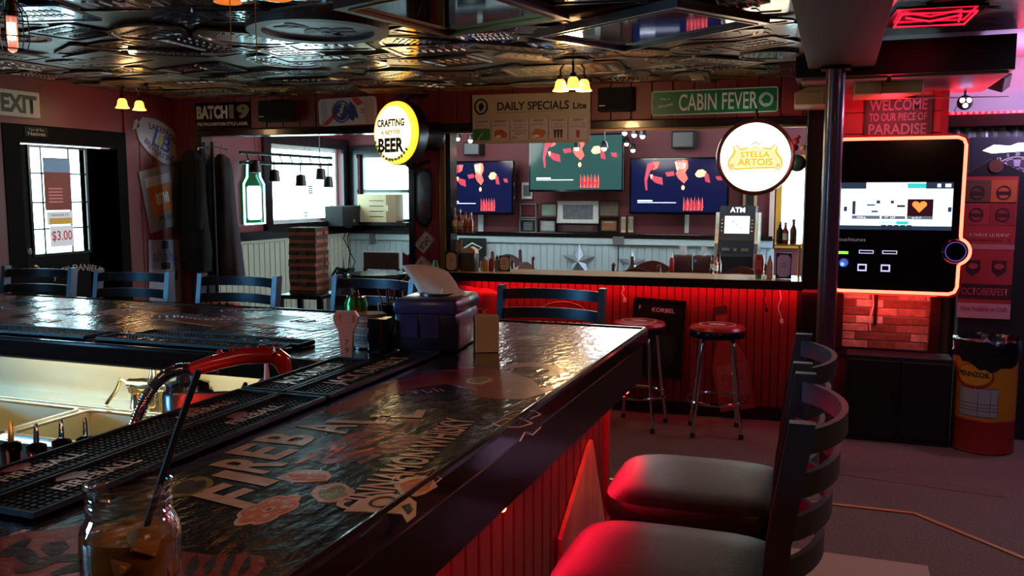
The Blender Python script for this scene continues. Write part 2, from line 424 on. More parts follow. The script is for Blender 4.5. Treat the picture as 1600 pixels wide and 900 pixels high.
# counter in the opening
ctr = thing('serving_counter', 'long narrow tan wooden counter with black edge in the wall opening', 'counter', (PO[0], PO[1], 0), PA)
B().box(-3.05, -.03, -.10, .36, .815, .85, .004).build('top', M('counter_wood', 'cfa478', .3, coat=.4, var=.25, vs=3, stretch=(1, 8, 1), bump=.02), ctr)
B().box(-3.07, -.03, -.115, -.10, .785, .851).build('edge_band', m_trim, ctr)

# ---- back room
bw = B().box(-5.76, -.55, 9.45, 9.6, -.22, 2.6); bw = B()
def bseg(x0, x1, z0, z1): bw.box(x0, x1, 9.45, 9.6, z0, z1)
bseg(-5.6, -5.46, -.22, 2.6); bseg(-5.46, -4.74, -.22, 1.14); bseg(-5.46, -4.74, 1.95, 2.6); bseg(-4.74, -.58, -.22, 2.6); bseg(-.58, -.28, -.22, .95); bseg(-.58, -.28, 1.85, 2.6); bseg(-.28, .3, -.22, 2.6)
bw = struct('wall_back', bw, M('back_burgundy', '6b2f35', .6, bump=.03))
wb = B().box(-5.58, -.62, 9.43, 9.45, -.2, .93)
for i in range(63): wb.box(-5.57 + i * .079, -5.57 + i * .079 + .068, 9.422, 9.43, -.1, .92)
wb.box(-5.58, -.62, 9.40, 9.45, .93, 1.0)
wb.build('wainscot', M('wainscot_white', 'b5cbd0', .5), bw)
B().box(-5.58, -.62, 9.39, 9.45, 1.0, 1.05, .004).build('chair_rail', m_trim, bw)
wn = struct('window_3', B().ring([(-5.46, 1.14), (-4.74, 1.14), (-4.74, 1.95), (-5.46, 1.95)], [(-5.42, 1.18), (-4.78, 1.18), (-4.78, 1.91), (-5.42, 1.91)], 'y', 9.5, 9.56).box(-5.42, -4.78, 9.5, 9.54, 1.49, 1.53), m_trim)
B().box(-5.425, -4.775, 9.545, 9.55, 1.175, 1.915).build('pane', m_pane, wn)
struct('trim_10', B().ring([(-5.55, 1.05), (-4.64, 1.05), (-4.64, 2.05), (-5.55, 2.05)], [(-5.46, 1.14), (-4.74, 1.14), (-4.74, 1.95), (-5.46, 1.95)], 'y', 9.42, 9.46), m_trim)
m_yel = M('yellow_frame', 'b98a2e', .4)
wn = struct('window_4', B().ring([(-.60, .93), (-.26, .93), (-.26, 1.87), (-.60, 1.87)], [(-.545, .98), (-.30, .98), (-.30, 1.74), (-.545, 1.74)], 'y', 9.42, 9.52), m_yel)
B().box(-.55, -.295, 9.47, 9.475, .975, 1.745).build('pane', m_pane, wn)
struct('trim_11', B().box(-.66, -.615, 9.40, 9.45, 1.02, 2.0), M('pink_white_trim', 'd8b4a8', .5))
# other walls
struct('wall_right', B().box(3.05, 3.2, -1.6, 8.2, -.22, 2.5), m_burgdk)
struct('wall_front', B().box(-5.75, 3.2, -1.75, -1.6, -.22, 2.6), m_burgdk)
# wall with the screen machine: painted boards
jw = struct('wall_right', B().box(-.02, .68, 6.78, 6.98, -.22, 2.19), M('dark_red_wall', '5a1216', .6))
m_brdr = M('salmon_boards', 'b0534f', .5, bump=.05, bs=20)
for i in range(8):
    B().box(-.015, .66, 6.765, 6.78, 1.02 + i * .148, 1.02 + i * .148 + .143, .003).build('plank', m_brdr, jw)
B().box(.635, .68, 6.75, 6.765, .3, 2.19).build('edge_board', m_red, jw)
# peeling brick patch under the machine
m_mort = M('mortar', '8a7468', .9, bump=.3, bs=80)
m_bricks = [M('brick_' + c, c, .85, bump=.5, bs=45, var=.6, vs=22) for c in ('9c6252', 'b98a78', 'd0b8ac', '7a4638')]
B().box(.05, .63, 6.752, 6.766, .385, .80).build('mortar_bed', m_mort, jw)
r = random.Random(3)
for row in range(7):
    z = .39 + row * .059; x = .055 - (row % 2) * .09
    while x < .62:
        x0, x1 = max(.055, x), min(.625, x + .175)
        if x1 - x0 > .02: B().box(x0, x1, 6.742 + r.random() * .006, 6.756, z, z + .051, .003).build('brick', m_bricks[r.randrange(4)], jw)
        x += .183
struct('trim_12', B().box(.0, .06, 6.72, 6.77, .37, .82).box(.63, .69, 6.72, 6.77, .37, 1.0), m_redceil)
# corrugated wall with red light strip
cg = B(); pts = []
n = 150
for i in range(n + 1):
    x = .68 + 2.36 * i / n; pts.append((x, 7.36 + .018 * math.sin(i / n * 2.36 / .076 * 2 * PI)))
cg.prism(pts + [(3.04, 7.45), (.68, 7.45)], 'z', -.2, 2.0)
struct('wall_back', cg, M('galvanised', '8d9494', .35, .6), True)
struct('wall_back', B().box(.66, 3.1, 7.45, 7.6, -.22, 2.5), m_pale)
struct('trim_13', B().box(.67, 3.04, 7.2, 7.44, 1.97, 2.06, .004), m_redceil)
led = B()
for i in range(60): led.box(.70 + i * .039, .70 + i * .039 + .022, 7.19, 7.2, 2.058, 2.072)
s_ = thing('rope_light', 'red rope light along the ledge above the corrugated metal wall', 'rope light', (0, 0, 0))
led.build('diodes', glow('red_led', 'ff2233', 9), s_); B().box(.68, 3.03, 7.2, 7.215, 2.055, 2.075).build('sleeve', M('red_sleeve', 'c01020', .4, es=.8), s_)

# steel column
cl = thing('steel_column', 'round dark red steel column under the end of the ceiling beam', 'column', (-.045, 5.74, -.22))
B().lathe([(.056, 0), (.056, 2.465)], (0, 0, 0), 28).build('shaft', M('column_paint', '4a2530', .3, coat=.2), cl, True)
B().lathe([(.075, 0), (.075, .012)], (0, 0, 0), 24).build('base_plate', m_redceil, cl); B().box(-.085, .085, -.07, .08, 2.447, 2.465).build('cap_plate', m_redceil, cl)

# ---- tin signs nailed all over the ceiling
pal = [('6b5c4e', .22), ('58585c', .18), ('7a6650', .28), ('3c3a40', .16), ('746c60', .24), ('86673f', .28), ('5c3e3c', .22), ('56646e', .2)]
tin = [M('tin_' + c, c, rg, .15, bump=.06, bs=20, var=.35, vs=9, coat=.8) for c, rg in pal]
pale_tin = M('tin_pale', '9a927e', .3, .1, bump=.3, bs=30, coat=.2)
r = random.Random(11)
cells = []
for iy in range(17):
    for ix in range(14): cells.append((-5.35 + ix * .39 + r.uniform(-.1, .1), -.2 + iy * .42 + r.uniform(-.12, .12)))
r.shuffle(cells)
for i, (x, y) in enumerate(cells):
    wd, hg = r.uniform(.32, .62), r.uniform(.16, .42); a = r.choice((0, .15, -.2, .4, -.5, 1.57, .8)) + r.uniform(-.12, .12)
    rad = math.hypot(wd * math.cos(a), hg * math.sin(a)) / 2 + .03
    radx = abs(wd / 2 * math.cos(a)) + abs(hg / 2 * math.sin(a)); rady = abs(wd / 2 * math.sin(a)) + abs(hg / 2 * math.cos(a))
    x = min(max(x, -5.58 + radx), -.22 - radx); y = min(y, 6.76 - rady)
    m = B(); sh = r.random()
    if sh < .62: P_ = rrect(-wd / 2, wd / 2, -hg / 2, hg / 2, .02, 3)
    elif sh < .85: P_ = ell(0, 0, wd / 2, hg / 2, 28)
    else: P_ = ell(0, 0, wd / 2, hg / 2 + .05, 28, .0, PI) + [(-wd / 2, -hg / 3), (wd / 2, -hg / 3)]
    m.prism(P_, 'z', -.006, 0); P2 = scale2(P_, (0, 0), .9)
    m.ring(P_, P2, 'z', -.011, -.005)
    # embossed marks: rows of raised strokes
    rows = r.randint(1, 3)
    for q in range(rows):
        nn = r.randint(4, 9); L = wd * .62; hh = hg * (.34 if rows == 1 else .15); yc = (q - (rows - 1) / 2) * hg * .27
        for k in range(nn):
            xx = -L / 2 + L * (k + .5) / nn; ww = L / nn * .3
            m.prism([(xx - ww, yc - hh / 2), (xx + ww * .2, yc - hh / 2), (xx + ww, yc + hh / 2), (xx - ww * .2, yc + hh / 2)], 'z', -.010, -.005)
    o = m.build('tin_sign', pale_tin if r.random() < .16 else tin[r.randrange(8)], ceil)
    o.location = (x, y, 2.329 - .004 * (i % 5)); o.rotation_euler = (r.uniform(-.012, .012), r.uniform(-.012, .012), a)
r = random.Random(5)
dc = bpy.data.objects['ceiling.001'] if 'ceiling.001' in bpy.data.objects else ceil
for i in range(16):
    wd, hg = r.uniform(.2, .34), r.uniform(.15, .28)
    o = B().prism(rrect(-wd / 2, wd / 2, -hg / 2, hg / 2, .015, 3), 'z', -.004, 0).build('tin_sign', tin[r.randrange(8)], dc)
    o.location = (r.uniform(.36, .74), 2.6 + i * .19, 2.409 - .005 * (i % 3)); o.rotation_euler = (0, 0, r.uniform(-.6, .6))
# ================================================================ MAIN BAR
def noise_top():
    m = M('bar_top', '14110f', .17, coat=.7, bump=.22, bs=46, var=.5, vs=3, stretch=(1.0, .45, 1))
    m.node_tree.nodes['Principled BSDF'].inputs['Coat Roughness'].default_value = .10
    return m
m_top = noise_top()
m_fascia = M('bar_fascia', '1c0f0d', .3, coat=.15, bump=.06, bs=20, var=.5, stretch=(4, 1, 4))
ZT = 1.07
bar = thing('bar', 'L-shaped black bar with glossy lacquered top covered in stickers', 'bar', (0, 0, 0))
outer = [(-3.75, 1.915), (-1.19, 1.915), (-1.19, -1.4), (-.565, -1.4), (-.565, 2.735), (-1.6, 2.75), (-3.35, 2.75), (-3.75, 2.5)]
o = B().prism(outer, 'z', 1.03, 1.07).build('top', m_top, bar)
bv = o.modifiers.new('round', 'BEVEL'); bv.width = .006; bv.segments = 2
B().box(-.572, -.552, -1.4, 2.75, 1.022, 1.074, .009).box(-3.3, -.552, 2.735, 2.757, 1.022, 1.074, .009).build('bar_rail', M('rail_lacquer', '2a1712', .13, coat=.8, var=.3), bar)
B().box(-.60, -.565, -1.4, 2.73, .91, 1.03).box(-3.3, -.60, 2.70, 2.735, .91, 1.03).box(-.66, -.60, -1.4, 2.70, .905, .93).build('fascia', m_fascia, bar)
B().box(-3.75, -1.19, 1.90, 1.925, 1.012, 1.074, .008).box(-1.205, -1.185, -1.4, 1.91, 1.012, 1.074, .008).build('inner_rail', M('inner_rail', '19100d', .15, coat=.6), bar)
m_bp = M('bar_panel', '521214', .38, bump=.06, bs=24, var=.2)
x = -1.38
while x < 2.68:
    B().box(-.70, -.672, x, x + .066, 0, .91, .006).build('panel_board', m_bp, bar); x += .07
B().box(-.705, -.665, 2.685, 2.725, 0, .905).build('corner_post', m_red, bar)
B().box(-3.6, -.72, 2.66, 2.70, 0, 1.03).build('far_panel', m_burg, bar)
B().box(-1.10, -1.06, -1.4, 1.8, 0, 1.03).build('inner_panel', m_matte, bar)
B().box(-3.6, -1.3, 2.36, 2.40, .0, .78).build('inner_panel', m_matte, bar)

# stickers and printing under the lacquer: thin flat shapes on the top
m_skr = M('sticker_cream', 'd6aa90', .25, coat=.7, var=.3, vs=30, bump=.15, bs=46)
m_skr2 = M('sticker_red', '821b20', .3, coat=.35, var=.6, vs=14, bump=.15, bs=46)
m_sko = M('sticker_orange', 'cf6a3c', .25, coat=.7, var=.3, bump=.15, bs=46)
m_skg = M('sticker_olive', '857a34', .25, coat=.7, var=.3, bump=.15, bs=46)
m_skd = M('sticker_dark', '1b0d0c', .35, coat=.1, bump=.15, bs=46)
m_skp = M('sticker_pink', 'c98ca6', .25, coat=.7, bump=.15, bs=46)
m_skb = M('sticker_blue', '38485c', .25, coat=.7, bump=.15, bs=46, var=.3)
m_skw = M('sticker_grey', '8d8a88', .25, coat=.7, bump=.15, bs=46, var=.3)
def T(px, py): v = Zp(px, py, ZT); return (v.x, v.y)
_dc = [0]
def decal(name, pts, mat, lvl=1):
    _dc[0] += 1
    return B().prism(pts, 'z', ZT, ZT + .0004 * lvl + .0000015 * _dc[0]).build(name, mat, bar)
def tdec(s, w_, h_, mat, c, ang, lvl=2, bold=.02, curve=0): return text(s, w_, h_, mat, bar, c, 'z', ang, ZT + .0004 * lvl + .0002, bold=bold, curve=curve)
# big arched word, one letter after another, tops towards the inside of the bar
for ch, c, a, hh in (('F', (-.79, 1.005), 80, .115), ('I', (-.825, 1.075), 83, .11), ('R', (-.862, 1.135), 86, .11), ('E', (-.885, 1.20), 88, .105), ('B', (-.892, 1.28), 93, .10), ('A', (-.870, 1.365), 97, .11), ('L', (-.84, 1.44), 103, .11), ('L', (-.79, 1.505), 108, .10)):
    R_ = math.radians(a)
    tdec(ch, .03 if ch == 'I' else .062, hh, m_skr, c, R_, 2, .025)
tdec('TM', .025, .012, m_skr, (-.74, 1.55), PI / 2)
tdec('CINNAMON WHISKY', .50, .062, m_skr, (-.632, 1.262), math.radians(96), 2, .02)
r = random.Random(2)
def blob(cx, cy, rx, ry, n, jag, rot=0):
    out = []
    for k in range(n):
        a = 2 * PI * k / n; q = 1 + r.uniform(-jag, jag)
        x, y_ = rx * q * math.cos(a), ry * q * math.sin(a)
        out.append((cx + x * math.cos(rot) - y_ * math.sin(rot), cy + x * math.sin(rot) + y_ * math.cos(rot)))
    return out
decal('printed_flame', blob(-.745, 1.315, .062, .15, 26, .28, .1), m_skr2)
for k in range(16): decal('printed_flame', blob(-.745 + r.uniform(-.05, .05), 1.31 + r.uniform(-.13, .13), .006, .028, 9, .35, r.uniform(-.5, .5)), m_skd if k % 3 else m_sko, 2)
# horned red figure printed across the bar further on
decal('printed_figure', [T(*p) for p in ((545, 625), (600, 600), (640, 590), (690, 578), (740, 575), (790, 580), (830, 592), (845, 606), (800, 618), (760, 612), (700, 600), (650, 606), (600, 622))][::-1], m_skr2)
decal('printed_figure', [T(*p) for p in ((735, 612), (790, 596), (812, 596), (842, 607), (858, 603), (866, 607), (852, 614), (820, 624), (780, 624), (745, 620))][::-1], m_skr2)
decal('printed_tail', [T(*p) for p in ((785, 572), (830, 566), (870, 572), (882, 580), (870, 588), (840, 588), (860, 580), (850, 575), (820, 573), (792, 577))][::-1], m_skr2)
decal('printed_flame', [T(*p) for p in ((505, 642), (545, 625), (590, 612), (640, 598), (600, 622), (560, 636), (520, 648))][::-1], m_skr2)
decal('printed_belly', blob(*T(683, 583), .05, .028, 12, .1), M('sticker_purple', '5a2352', .25, coat=.7))
# round emblem near the far corner
cx, cy_ = T(825, 529)
B().ring(ell(cx, cy_, .112, .125, 32), ell(cx, cy_, .102, .114, 32), 'z', ZT, ZT + .0005).build('printed_ring', m_skw, bar)
B().ring(ell(cx, cy_, .082, .09, 32), ell(cx, cy_, .075, .083, 32), 'z', ZT, ZT + .0005).build('printed_ring', m_skw, bar)
decal('printed_emblem', blob(cx, cy_, .05, .055, 14, .15), m_skw); decal('printed_emblem', blob(cx - .01, cy_, .022, .04, 9, .3), m_skd, 2)
# single stickers
def sticker(px, py, rx, ry, rot, mats, petals=0):
    c = T(px, py)
    if petals:
        for k in range(petals):
            a = 2 * PI * k / petals + rot; decal('sticker', ell(c[0] + rx * .6 * math.cos(a), c[1] + ry * .6 * math.sin(a), rx * .52, ry * .52, 14), mats[0], 1)
        for k in range(petals):
            a = 2 * PI * k / petals + rot; decal('sticker_print', ell(c[0] + rx * .6 * math.cos(a), c[1] + ry * .6 * math.sin(a), rx * .38, ry * .38, 12), mats[1], 3)
            decal('sticker_print', ell(c[0] + rx * .6 * math.cos(a), c[1] + ry * .6 * math.sin(a), rx * .12, ry * .12, 8), mats[0], 4)
    else:
        decal('sticker', blob(*c, rx, ry, 14, .12, rot), mats[0], 3); decal('sticker_print', blob(*c, rx * .7, ry * .7, 12, .2, rot), mats[1], 4)
sticker(420, 796, .03, .058, .3, (m_skr, m_sko), 6)
sticker(478, 745, .04, .03, .2, (m_skr, m_sko)); sticker(520, 770, .03, .04, .6, (m_skr, m_skg))
sticker(295, 762, .03, .045, .3, (m_skg, m_skd))
sticker(748, 595, .03, .04, 0, (m_skr, m_skg)); sticker(650, 765 - 5, .03, .045, .3, (m_skr, m_sko))
tdec('~~~~', .075, .035, m_skp, T(668, 612), math.radians(50), 3, .06)
decal('sticker', [T(*p) for p in ((537, 800), (560, 783), (588, 774), (612, 772), (640, 778), (651, 786), (650, 806), (636, 817), (628, 804), (600, 802), (570, 800))][::-1], m_skr, 3)
B().ring(ell(*T(598, 786), .018, .022, 20), ell(*T(598, 786), .014, .018, 20), 'z', ZT, ZT + .0022).build('sticker_print', m_skd, bar)
decal('sticker_print', [T(*p) for p in ((628, 793), (640, 788), (645, 798), (638, 806))][::-1], m_skd, 5)
B().tube([(*T(*p), ZT + .0006) for p in ((612, 752), (622, 742), (640, 740), (664, 738), (676, 733), (686, 735), (680, 745), (690, 748), (668, 764), (645, 766), (628, 767), (624, 758), (612, 752))], .0012, 4).build('sticker_print', m_skr, bar)
for seg in (((770, 663), (790, 655), (815, 655), (832, 662), (812, 668), (788, 668), (770, 663)), ((788, 650), (805, 643), (835, 643), (845, 648), (828, 655)), ((812, 690), (820, 676), (832, 680), (845, 668))):
    B().tube([(*T(*p), ZT + .0006) for p in seg], .0016, 4).build('sticker_print', m_skr, bar)
# red printing at the near end
decal('printed_flame', [T(*p) for p in ((0, 840), (40, 832), (90, 826), (135, 820), (150, 850), (160, 900), (150, 960), (0, 960))][::-1], m_skr2)
decal('printed_flame', [T(*p) for p in ((285, 862), (330, 868), (380, 866), (412, 870), (416, 884), (395, 905), (340, 950), (280, 950))][::-1], m_skr2)
for k in range(6): decal('printed_flame', blob(*T(20 + k * 22, 860 + (k % 3) * 12), .012, .03, 9, .4, r.random() * 3), m_skd, 2)
for k in range(4): decal('printed_flame', blob(*T(300 + k * 28, 885), .006, .03, 8, .3, .5), m_skd, 2)
# patchwork of labels on the left leg
r = random.Random(21)
mats_ = [m_skr2, m_skb, m_skw, m_skd, m_skr2, m_skb, m_sko]
for k in range(34):
    x = r.uniform(-3.5, -1.55); y_ = r.uniform(2.08, 2.68); w_, h_ = r.uniform(.06, .15), r.uniform(.03, .07)
    a = r.uniform(-.5, .5); q = [(x + u * math.cos(a) - v * math.sin(a), y_ + u * math.sin(a) + v * math.cos(a)) for u, v in ((-w_, -h_), (w_, -h_), (w_, h_), (-w_, h_))]
    if any(p[1] > 2.72 or p[1] < 2.05 for p in q): continue
    decal('sticker', q, mats_[k % 7], 1 + k % 3)
for s_, c, w_, h_, a in (('LAGER', (-2.25, 2.55), .3, .06, .1), ('PILSNER', (-2.75, 2.45), .34, .06, -.2), ('ALE HOUSE', (-1.9, 2.3), .34, .05, .15), ('WHISKEY', (-3.15, 2.35), .3, .06, .3), ('BREWING', (-2.4, 2.2), .3, .05, 0), ('BOURBON', (-1.75, 2.6), .28, .05, 0)):
    pass
for k in range(26):
    x = r.uniform(-3.4, -1.6); y_ = r.uniform(2.1, 2.66); a = r.uniform(-.6, .6)
    for q in range(r.randint(3, 7)):
        cx, cy_ = x + q * .026 * math.cos(a), y_ + q * .026 * math.sin(a)
        if cy_ > 2.72: continue
        decal('printed_stroke', [(cx - .008, cy_ - .025), (cx + .002, cy_ - .025), (cx + .010, cy_ + .025), (cx, cy_ + .025)], (m_skw, m_skr, m_skw)[k % 3], 5)
# ================================================================ LADDER BACK BAR CHAIRS
def make_chair(label):
    t = thing('bar_chair', label, 'chair')
    B().box(-.205, .205, -.20, .19, .705, .735, .01).build('seat_frame', m_chairblk, t)
    s = B(); n = 28
    prof = [(.80, 0, .735), (.97, 0, .745), (1.0, 0, .77), (.96, 0, .792), (.82, 0, .803), (.5, 0, .808)]
    rings = []
    for sc, _, z in prof:
        ring = []
        for k in range(n):
            a = 2 * PI * k / n; ca, sa = math.cos(a), math.sin(a)
            x = .222 * sc * math.copysign(abs(ca) ** .45, ca); y_ = .215 * sc * math.copysign(abs(sa) ** .45, sa)
            ring.append(s._v((x, y_ - .005, z)))
        rings.append(ring)
    for A, D in zip(rings, rings[1:]):
        for k in range(n): s.bm.faces.new((A[k], A[(k + 1) % n], D[(k + 1) % n], D[k]))
    s.bm.faces.new(rings[0][::-1]); s.bm.faces.new(rings[-1])
    s.build('seat', m_vinyl, t, True)
    for sx in (-1, 1):
        p = B(); zs = [0, .35, .72, .95, 1.155]; ys = [.245, .215, .19, .205, .235]
        for i in range(4):
            for (ya, yb, za, zb) in ((ys[i], ys[i + 1], zs[i], zs[i + 1]),):
                vs = []
                for (yy, zz) in ((ya, za), (yb, zb)):
                    for dx, dy in ((-.012, -.02), (.012, -.02), (.012, .02), (-.012, .02)): vs.append(p._v((sx * .205 + dx, yy + dy, zz)))
                for k in range(4): p.bm.faces.new((vs[k], vs[(k + 1) % 4], vs[4 + (k + 1) % 4], vs[4 + k]))
                if i == 0: p.bm.faces.new(vs[:4][::-1])
                if i == 3: p.bm.faces.new(vs[4:])
        p.build('back_post', m_chairblk, t)
        B().tube([(sx * .185, -.175, .71), (sx * .205, -.215, 0)], [.016, .013], 8).build('leg', m_chairblk, t, True)
    for zc in (1.118, 1.042, .966, .890):
        yo = .235 - (1.155 - zc) * .14
        p = B(); A = []; n = 14
        for k in range(n + 1):
            x = -.198 + .396 * k / n; bow = .075 * (1 - (x / .198) ** 2) ** .8 if abs(x) < .198 else 0
            A.append((x, yo + bow))
        rs = []
        for (x, yy) in A:
            rs.append([p._v((x, yy - .006, zc - .021)), p._v((x, yy + .006, zc - .021)), p._v((x, yy + .006, zc + .021)), p._v((x, yy - .006, zc + .021))])
        for a, b in zip(rs, rs[1:]):
            for k in range(4): p.bm.faces.new((a[k], a[(k + 1) % 4], b[(k + 1) % 4], b[k]))
        p.bm.faces.new(rs[0][::-1]); p.bm.faces.new(rs[-1])
        p.build('slat', m_chairblk, t, True)
    for z, q in ((.30, 1), (.42, 0)):
        if q: B().tube([(-.2, -.205, z), (.2, -.205, z)], .010, 8).build('footrest', m_chairblk, t, True)
        for sx in (-1, 1): B().tube([(sx * .2, -.2, z), (sx * .205, .225, z)], .009, 8).build('stretcher', m_chairblk, t, True)
    return t
ch0 = make_chair('black ladder-back bar chair nearest the camera, its seat cut off by the frame')
ch0.location = (-.28, 1.65, .001); ch0.scale = (1, 1, .982); ch0.rotation_euler = (0, 0, -PI / 2 + .02)
ch0['group'] = 'ladder-back bar chairs'
def chair(x, y, rz, label, z=.001):
    c = copytree(ch0, None, label); c.location = (x, y, z); c.rotation_euler = (0, 0, rz); return c
chair(-.30, 2.17, -PI / 2 + .03, 'black ladder-back bar chair second from the camera, whole seat in view beside the bar')
chair(-1.035, 3.02, .0, 'black ladder-back bar chair beyond the napkin holder, in front of the red bar panel')
chair(-2.50, 3.02, -.03, 'black ladder-back bar chair in front of the hanging coats, behind the left bar')
chair(-3.08, 3.02, .02, 'black ladder-back bar chair behind the left bar, between the coats and the door')
chair(-3.66, 3.02, .05, 'black ladder-back bar chair farthest left, in front of the dark door')
chair(-1.90, 3.12, -.15, 'black ladder-back bar chair behind the green can, in front of the round dark table')

# ================================================================ ROUND CHROME STOOLS
m_seatred = M('red_seat_print', '9c1a1c', .3, coat=.4, var=.35, vs=12)
def stool(x, y, label, rz):
    t = thing('bar_stool', label, 'stool', (x, y, -.218), rz, 'round chrome stools')
    B().lathe([(.17, .695), (.192, .70), (.196, .725), (.19, .745)], n=36).build('seat_band', M('dark_band', '1c2a33', .2, .7), t, True)
    B().lathe([(.192, .745), (.197, .755), (.185, .775), (.12, .783), (.02, .784)], n=36).build('seat', m_seatred, t, True)
    B().ring(ell(0, 0, .13, .13, 28), ell(0, 0, .118, .118, 28), 'z', .783, .7845).prism(ell(0, 0, .06, .045, 20), 'z', .7835, .785).build('seat_print', M('seat_print', 'c9b2a6', .4), t)
    for k in range(4):
        a = PI / 4 + k * PI / 2
        ca, sa = math.cos(a), math.sin(a)
        pts = [(.06, .695), (.11, .694), (.145, .675), (.155, .64), (.175, .45), (.195, .30), (.205, .22), (.225, .12), (.235, .02)]
        l = B().tube([(r_ * ca, r_ * sa, z) for r_, z in pts], .0125, 10).build('leg', m_chrome, t, True)
        B().lathe([(.017, 0), (.017, .03), (.013, .035)], (.235 * ca, .235 * sa, 0), 10).build('rubber_foot', m_matte, l, True)
    B().tube([(.212 * math.cos(2 * PI * k / 32), .212 * math.sin(2 * PI * k / 32), .245) for k in range(32)], .012, 8, True).build('foot_ring', m_chrome, t, True)
    return t
stool(-.775, 6.33, 'round chrome bar stool with red seat, right one, in front of the bottle cut-out', .2)
stool(-1.34, 6.33, 'round chrome bar stool with red seat, left one, beside the black framed poster', -.1)

# ================================================================ ON THE BAR
zb = ZT + .0012
# jar of iced drink
def thin_glass(name, tint, rough=.03):
    m = bpy.data.materials.new(name); m.use_nodes = True; nt = m.node_tree; nt.nodes.clear()
    o = nt.nodes.new('ShaderNodeOutputMaterial'); t_ = nt.nodes.new('ShaderNodeBsdfTransparent'); t_.inputs[0].default_value = (*tint, 1)
    g = nt.nodes.new('ShaderNodeBsdfGlossy'); g.inputs['Roughness'].default_value = rough
    lw = nt.nodes.new('ShaderNodeLayerWeight'); lw.inputs['Blend'].default_value = .38; x = nt.nodes.new('ShaderNodeMixShader')
    nt.links.new(lw.outputs['Facing'], x.inputs[0]); nt.links.new(t_.outputs[0], x.inputs[1]); nt.links.new(g.outputs[0], x.inputs[2]); nt.links.new(x.outputs[0], o.inputs[0])
    return m
m_jar = thin_glass('jar_glass', (.93, .95, .96))
jx, jy = -.640, .655
jar = thing('drinking_jar', 'glass screw-thread jar of iced brown drink with a black straw, nearest the camera', 'jar', (jx, jy, zb)); jar.scale = (1, 1, .94)
js = 1.0
outerp = [(.030, 0), (.042, .003), (.046, .012), (.0465, .05), (.0468, .095), (.0455, .112), (.040, .122), (.0385, .126), (.040, .129), (.0385, .132), (.040, .1365), (.0385, .140), (.040, .144), (.0385, .148), (.0405, .152), (.0405, .157), (.038, .159)]
innerp = [(.0355, .157), (.0352, .125), (.0405, .113), (.0430, .095), (.0428, .05), (.0425, .015), (.036, .009), (.001, .008)]
B().lathe(outerp + innerp, (0, 0, 0), 40).build('glass_body', m_jar, jar, True)
m_drink = M('cola_drink', 'dc8438', .15, trans=.08, var=.75, vs=38, ior=1.2, bump=.3, bs=60)
B().lathe([(.001, .0085), (.0355, .0095), (.0420, .0155), (.0423, .05), (.0425, .095), (.0415, .104), (.001, .104)], (0, 0, 0), 32).build('drink', m_drink, jar, True)
r = random.Random(4)
for k in range(14):
    a = r.random() * 6.28; q = .0305; a = k * 2.4 + r.uniform(-.3, .3); s = .0125
    o = B().box(-s, s, -s, s, -s, s, .003).build('ice_cube', M('ice', 'c98a58', .1, trans=.25, ior=1.2, var=.3) if k == 0 else bpy.data.materials['ice'], jar, True)
    o.location = (q * math.cos(a), q * math.sin(a), .022 + k * .0060); o.rotation_euler = (r.random() * 3, r.random() * 3, r.random() * 3)
st = B().tube([(-.022, .005, .012), (.004, .018, .100), (.028, .038, .190), (.046, .052, .252)], .0036, 8)
solo(st, 'drinking_straw', m_matte, 'thin black straw standing in the jar of brown drink', 'straw', (jx, jy, zb), smooth=True)

# rubber bar mats along the inner edge of the bar
m_mat = M('rubber', '0e0f11', .42, bump=.1)
def bar_mat(x0, x1, y0, y1, label, word, group, mt=m_skr, ang=PI / 2, wh=.045):
    t = thing('bar_mat', label, 'mat', (0, 0, zb), 0, group)
    B().box(x0, x1, y0, y1, 0, .004).build('base', m_mat, t)
    B().ring([(x0, y0), (x1, y0), (x1, y1), (x0, y1)], [(x0 + .006, y0 + .006), (x1 - .006, y0 + .006), (x1 - .006, y1 - .006), (x0 + .006, y1 - .006)], 'z', 0, .012).build('rim', m_mat, t)
    n = B(); L = (y1 - y0) if ang else (x1 - x0); W = (x1 - x0) if ang else (y1 - y0)
    a, b = (int(L / .012), int(W / .012))
    for i in range(a):
        for j in range(b):
            u, v = (i + .5) * L / a, (j + .5) * W / b
            px, py = (x0 + v, y0 + u) if ang else (x0 + u, y0 + v)
            n.box(px - .0035, px + .0035, py - .0035, py + .0035, .004, .0085)
    n.build('nubs', m_mat, t, False, True)
    if word:
        cx, cy_ = (x0 + x1) / 2, (y0 + y1) / 2
        for f in ((-.27, .27) if L > .6 else (0,)):
            c = (cx, cy_ + f * L) if ang else (cx + f * L, cy_)
            text(word, (.15 if word == 'FIREBALL' else min(.34, L * .62)), (.028 if word == 'FIREBALL' else wh), mt, t, c, 'z', ang, .0095, bold=.02)
            if word == 'FIREBALL':
                cc = (c[0] - .028, c[1] - .02) if ang else (c[0] - .17, c[1])
                B().prism(blob(*cc, .016, .026, 12, .2), 'z', .0088, .0096).build('emblem', m_skr2, t)
    return t
bar_mat(-1.078, -.972, .83, 1.535, 'long black rubber bar mat with small red marks, outer one nearest the jar', 'FIREBALL', 'rubber bar mats')
bar_mat(-1.188, -1.084, .83, 1.535, 'long black rubber bar mat with small red marks, inner one beside the bottle pourers', 'FIREBALL', 'rubber bar mats')
bar_mat(-1.078, -.972, 1.55, 2.085, 'black rubber bar mat with tan lettering, outer one in front of the napkin holder', "JACK DANIEL'S", 'rubber bar mats', wh=.07)
bar_mat(-1.188, -1.084, 1.55, 1.93, 'black rubber bar mat with tan lettering, inner one below the beige paddle-shaped handle', "JACK DANIEL'S", 'rubber bar mats', wh=.07)
m_brn = M('mat_print_brown', '8a5a30', .5, var=.3)
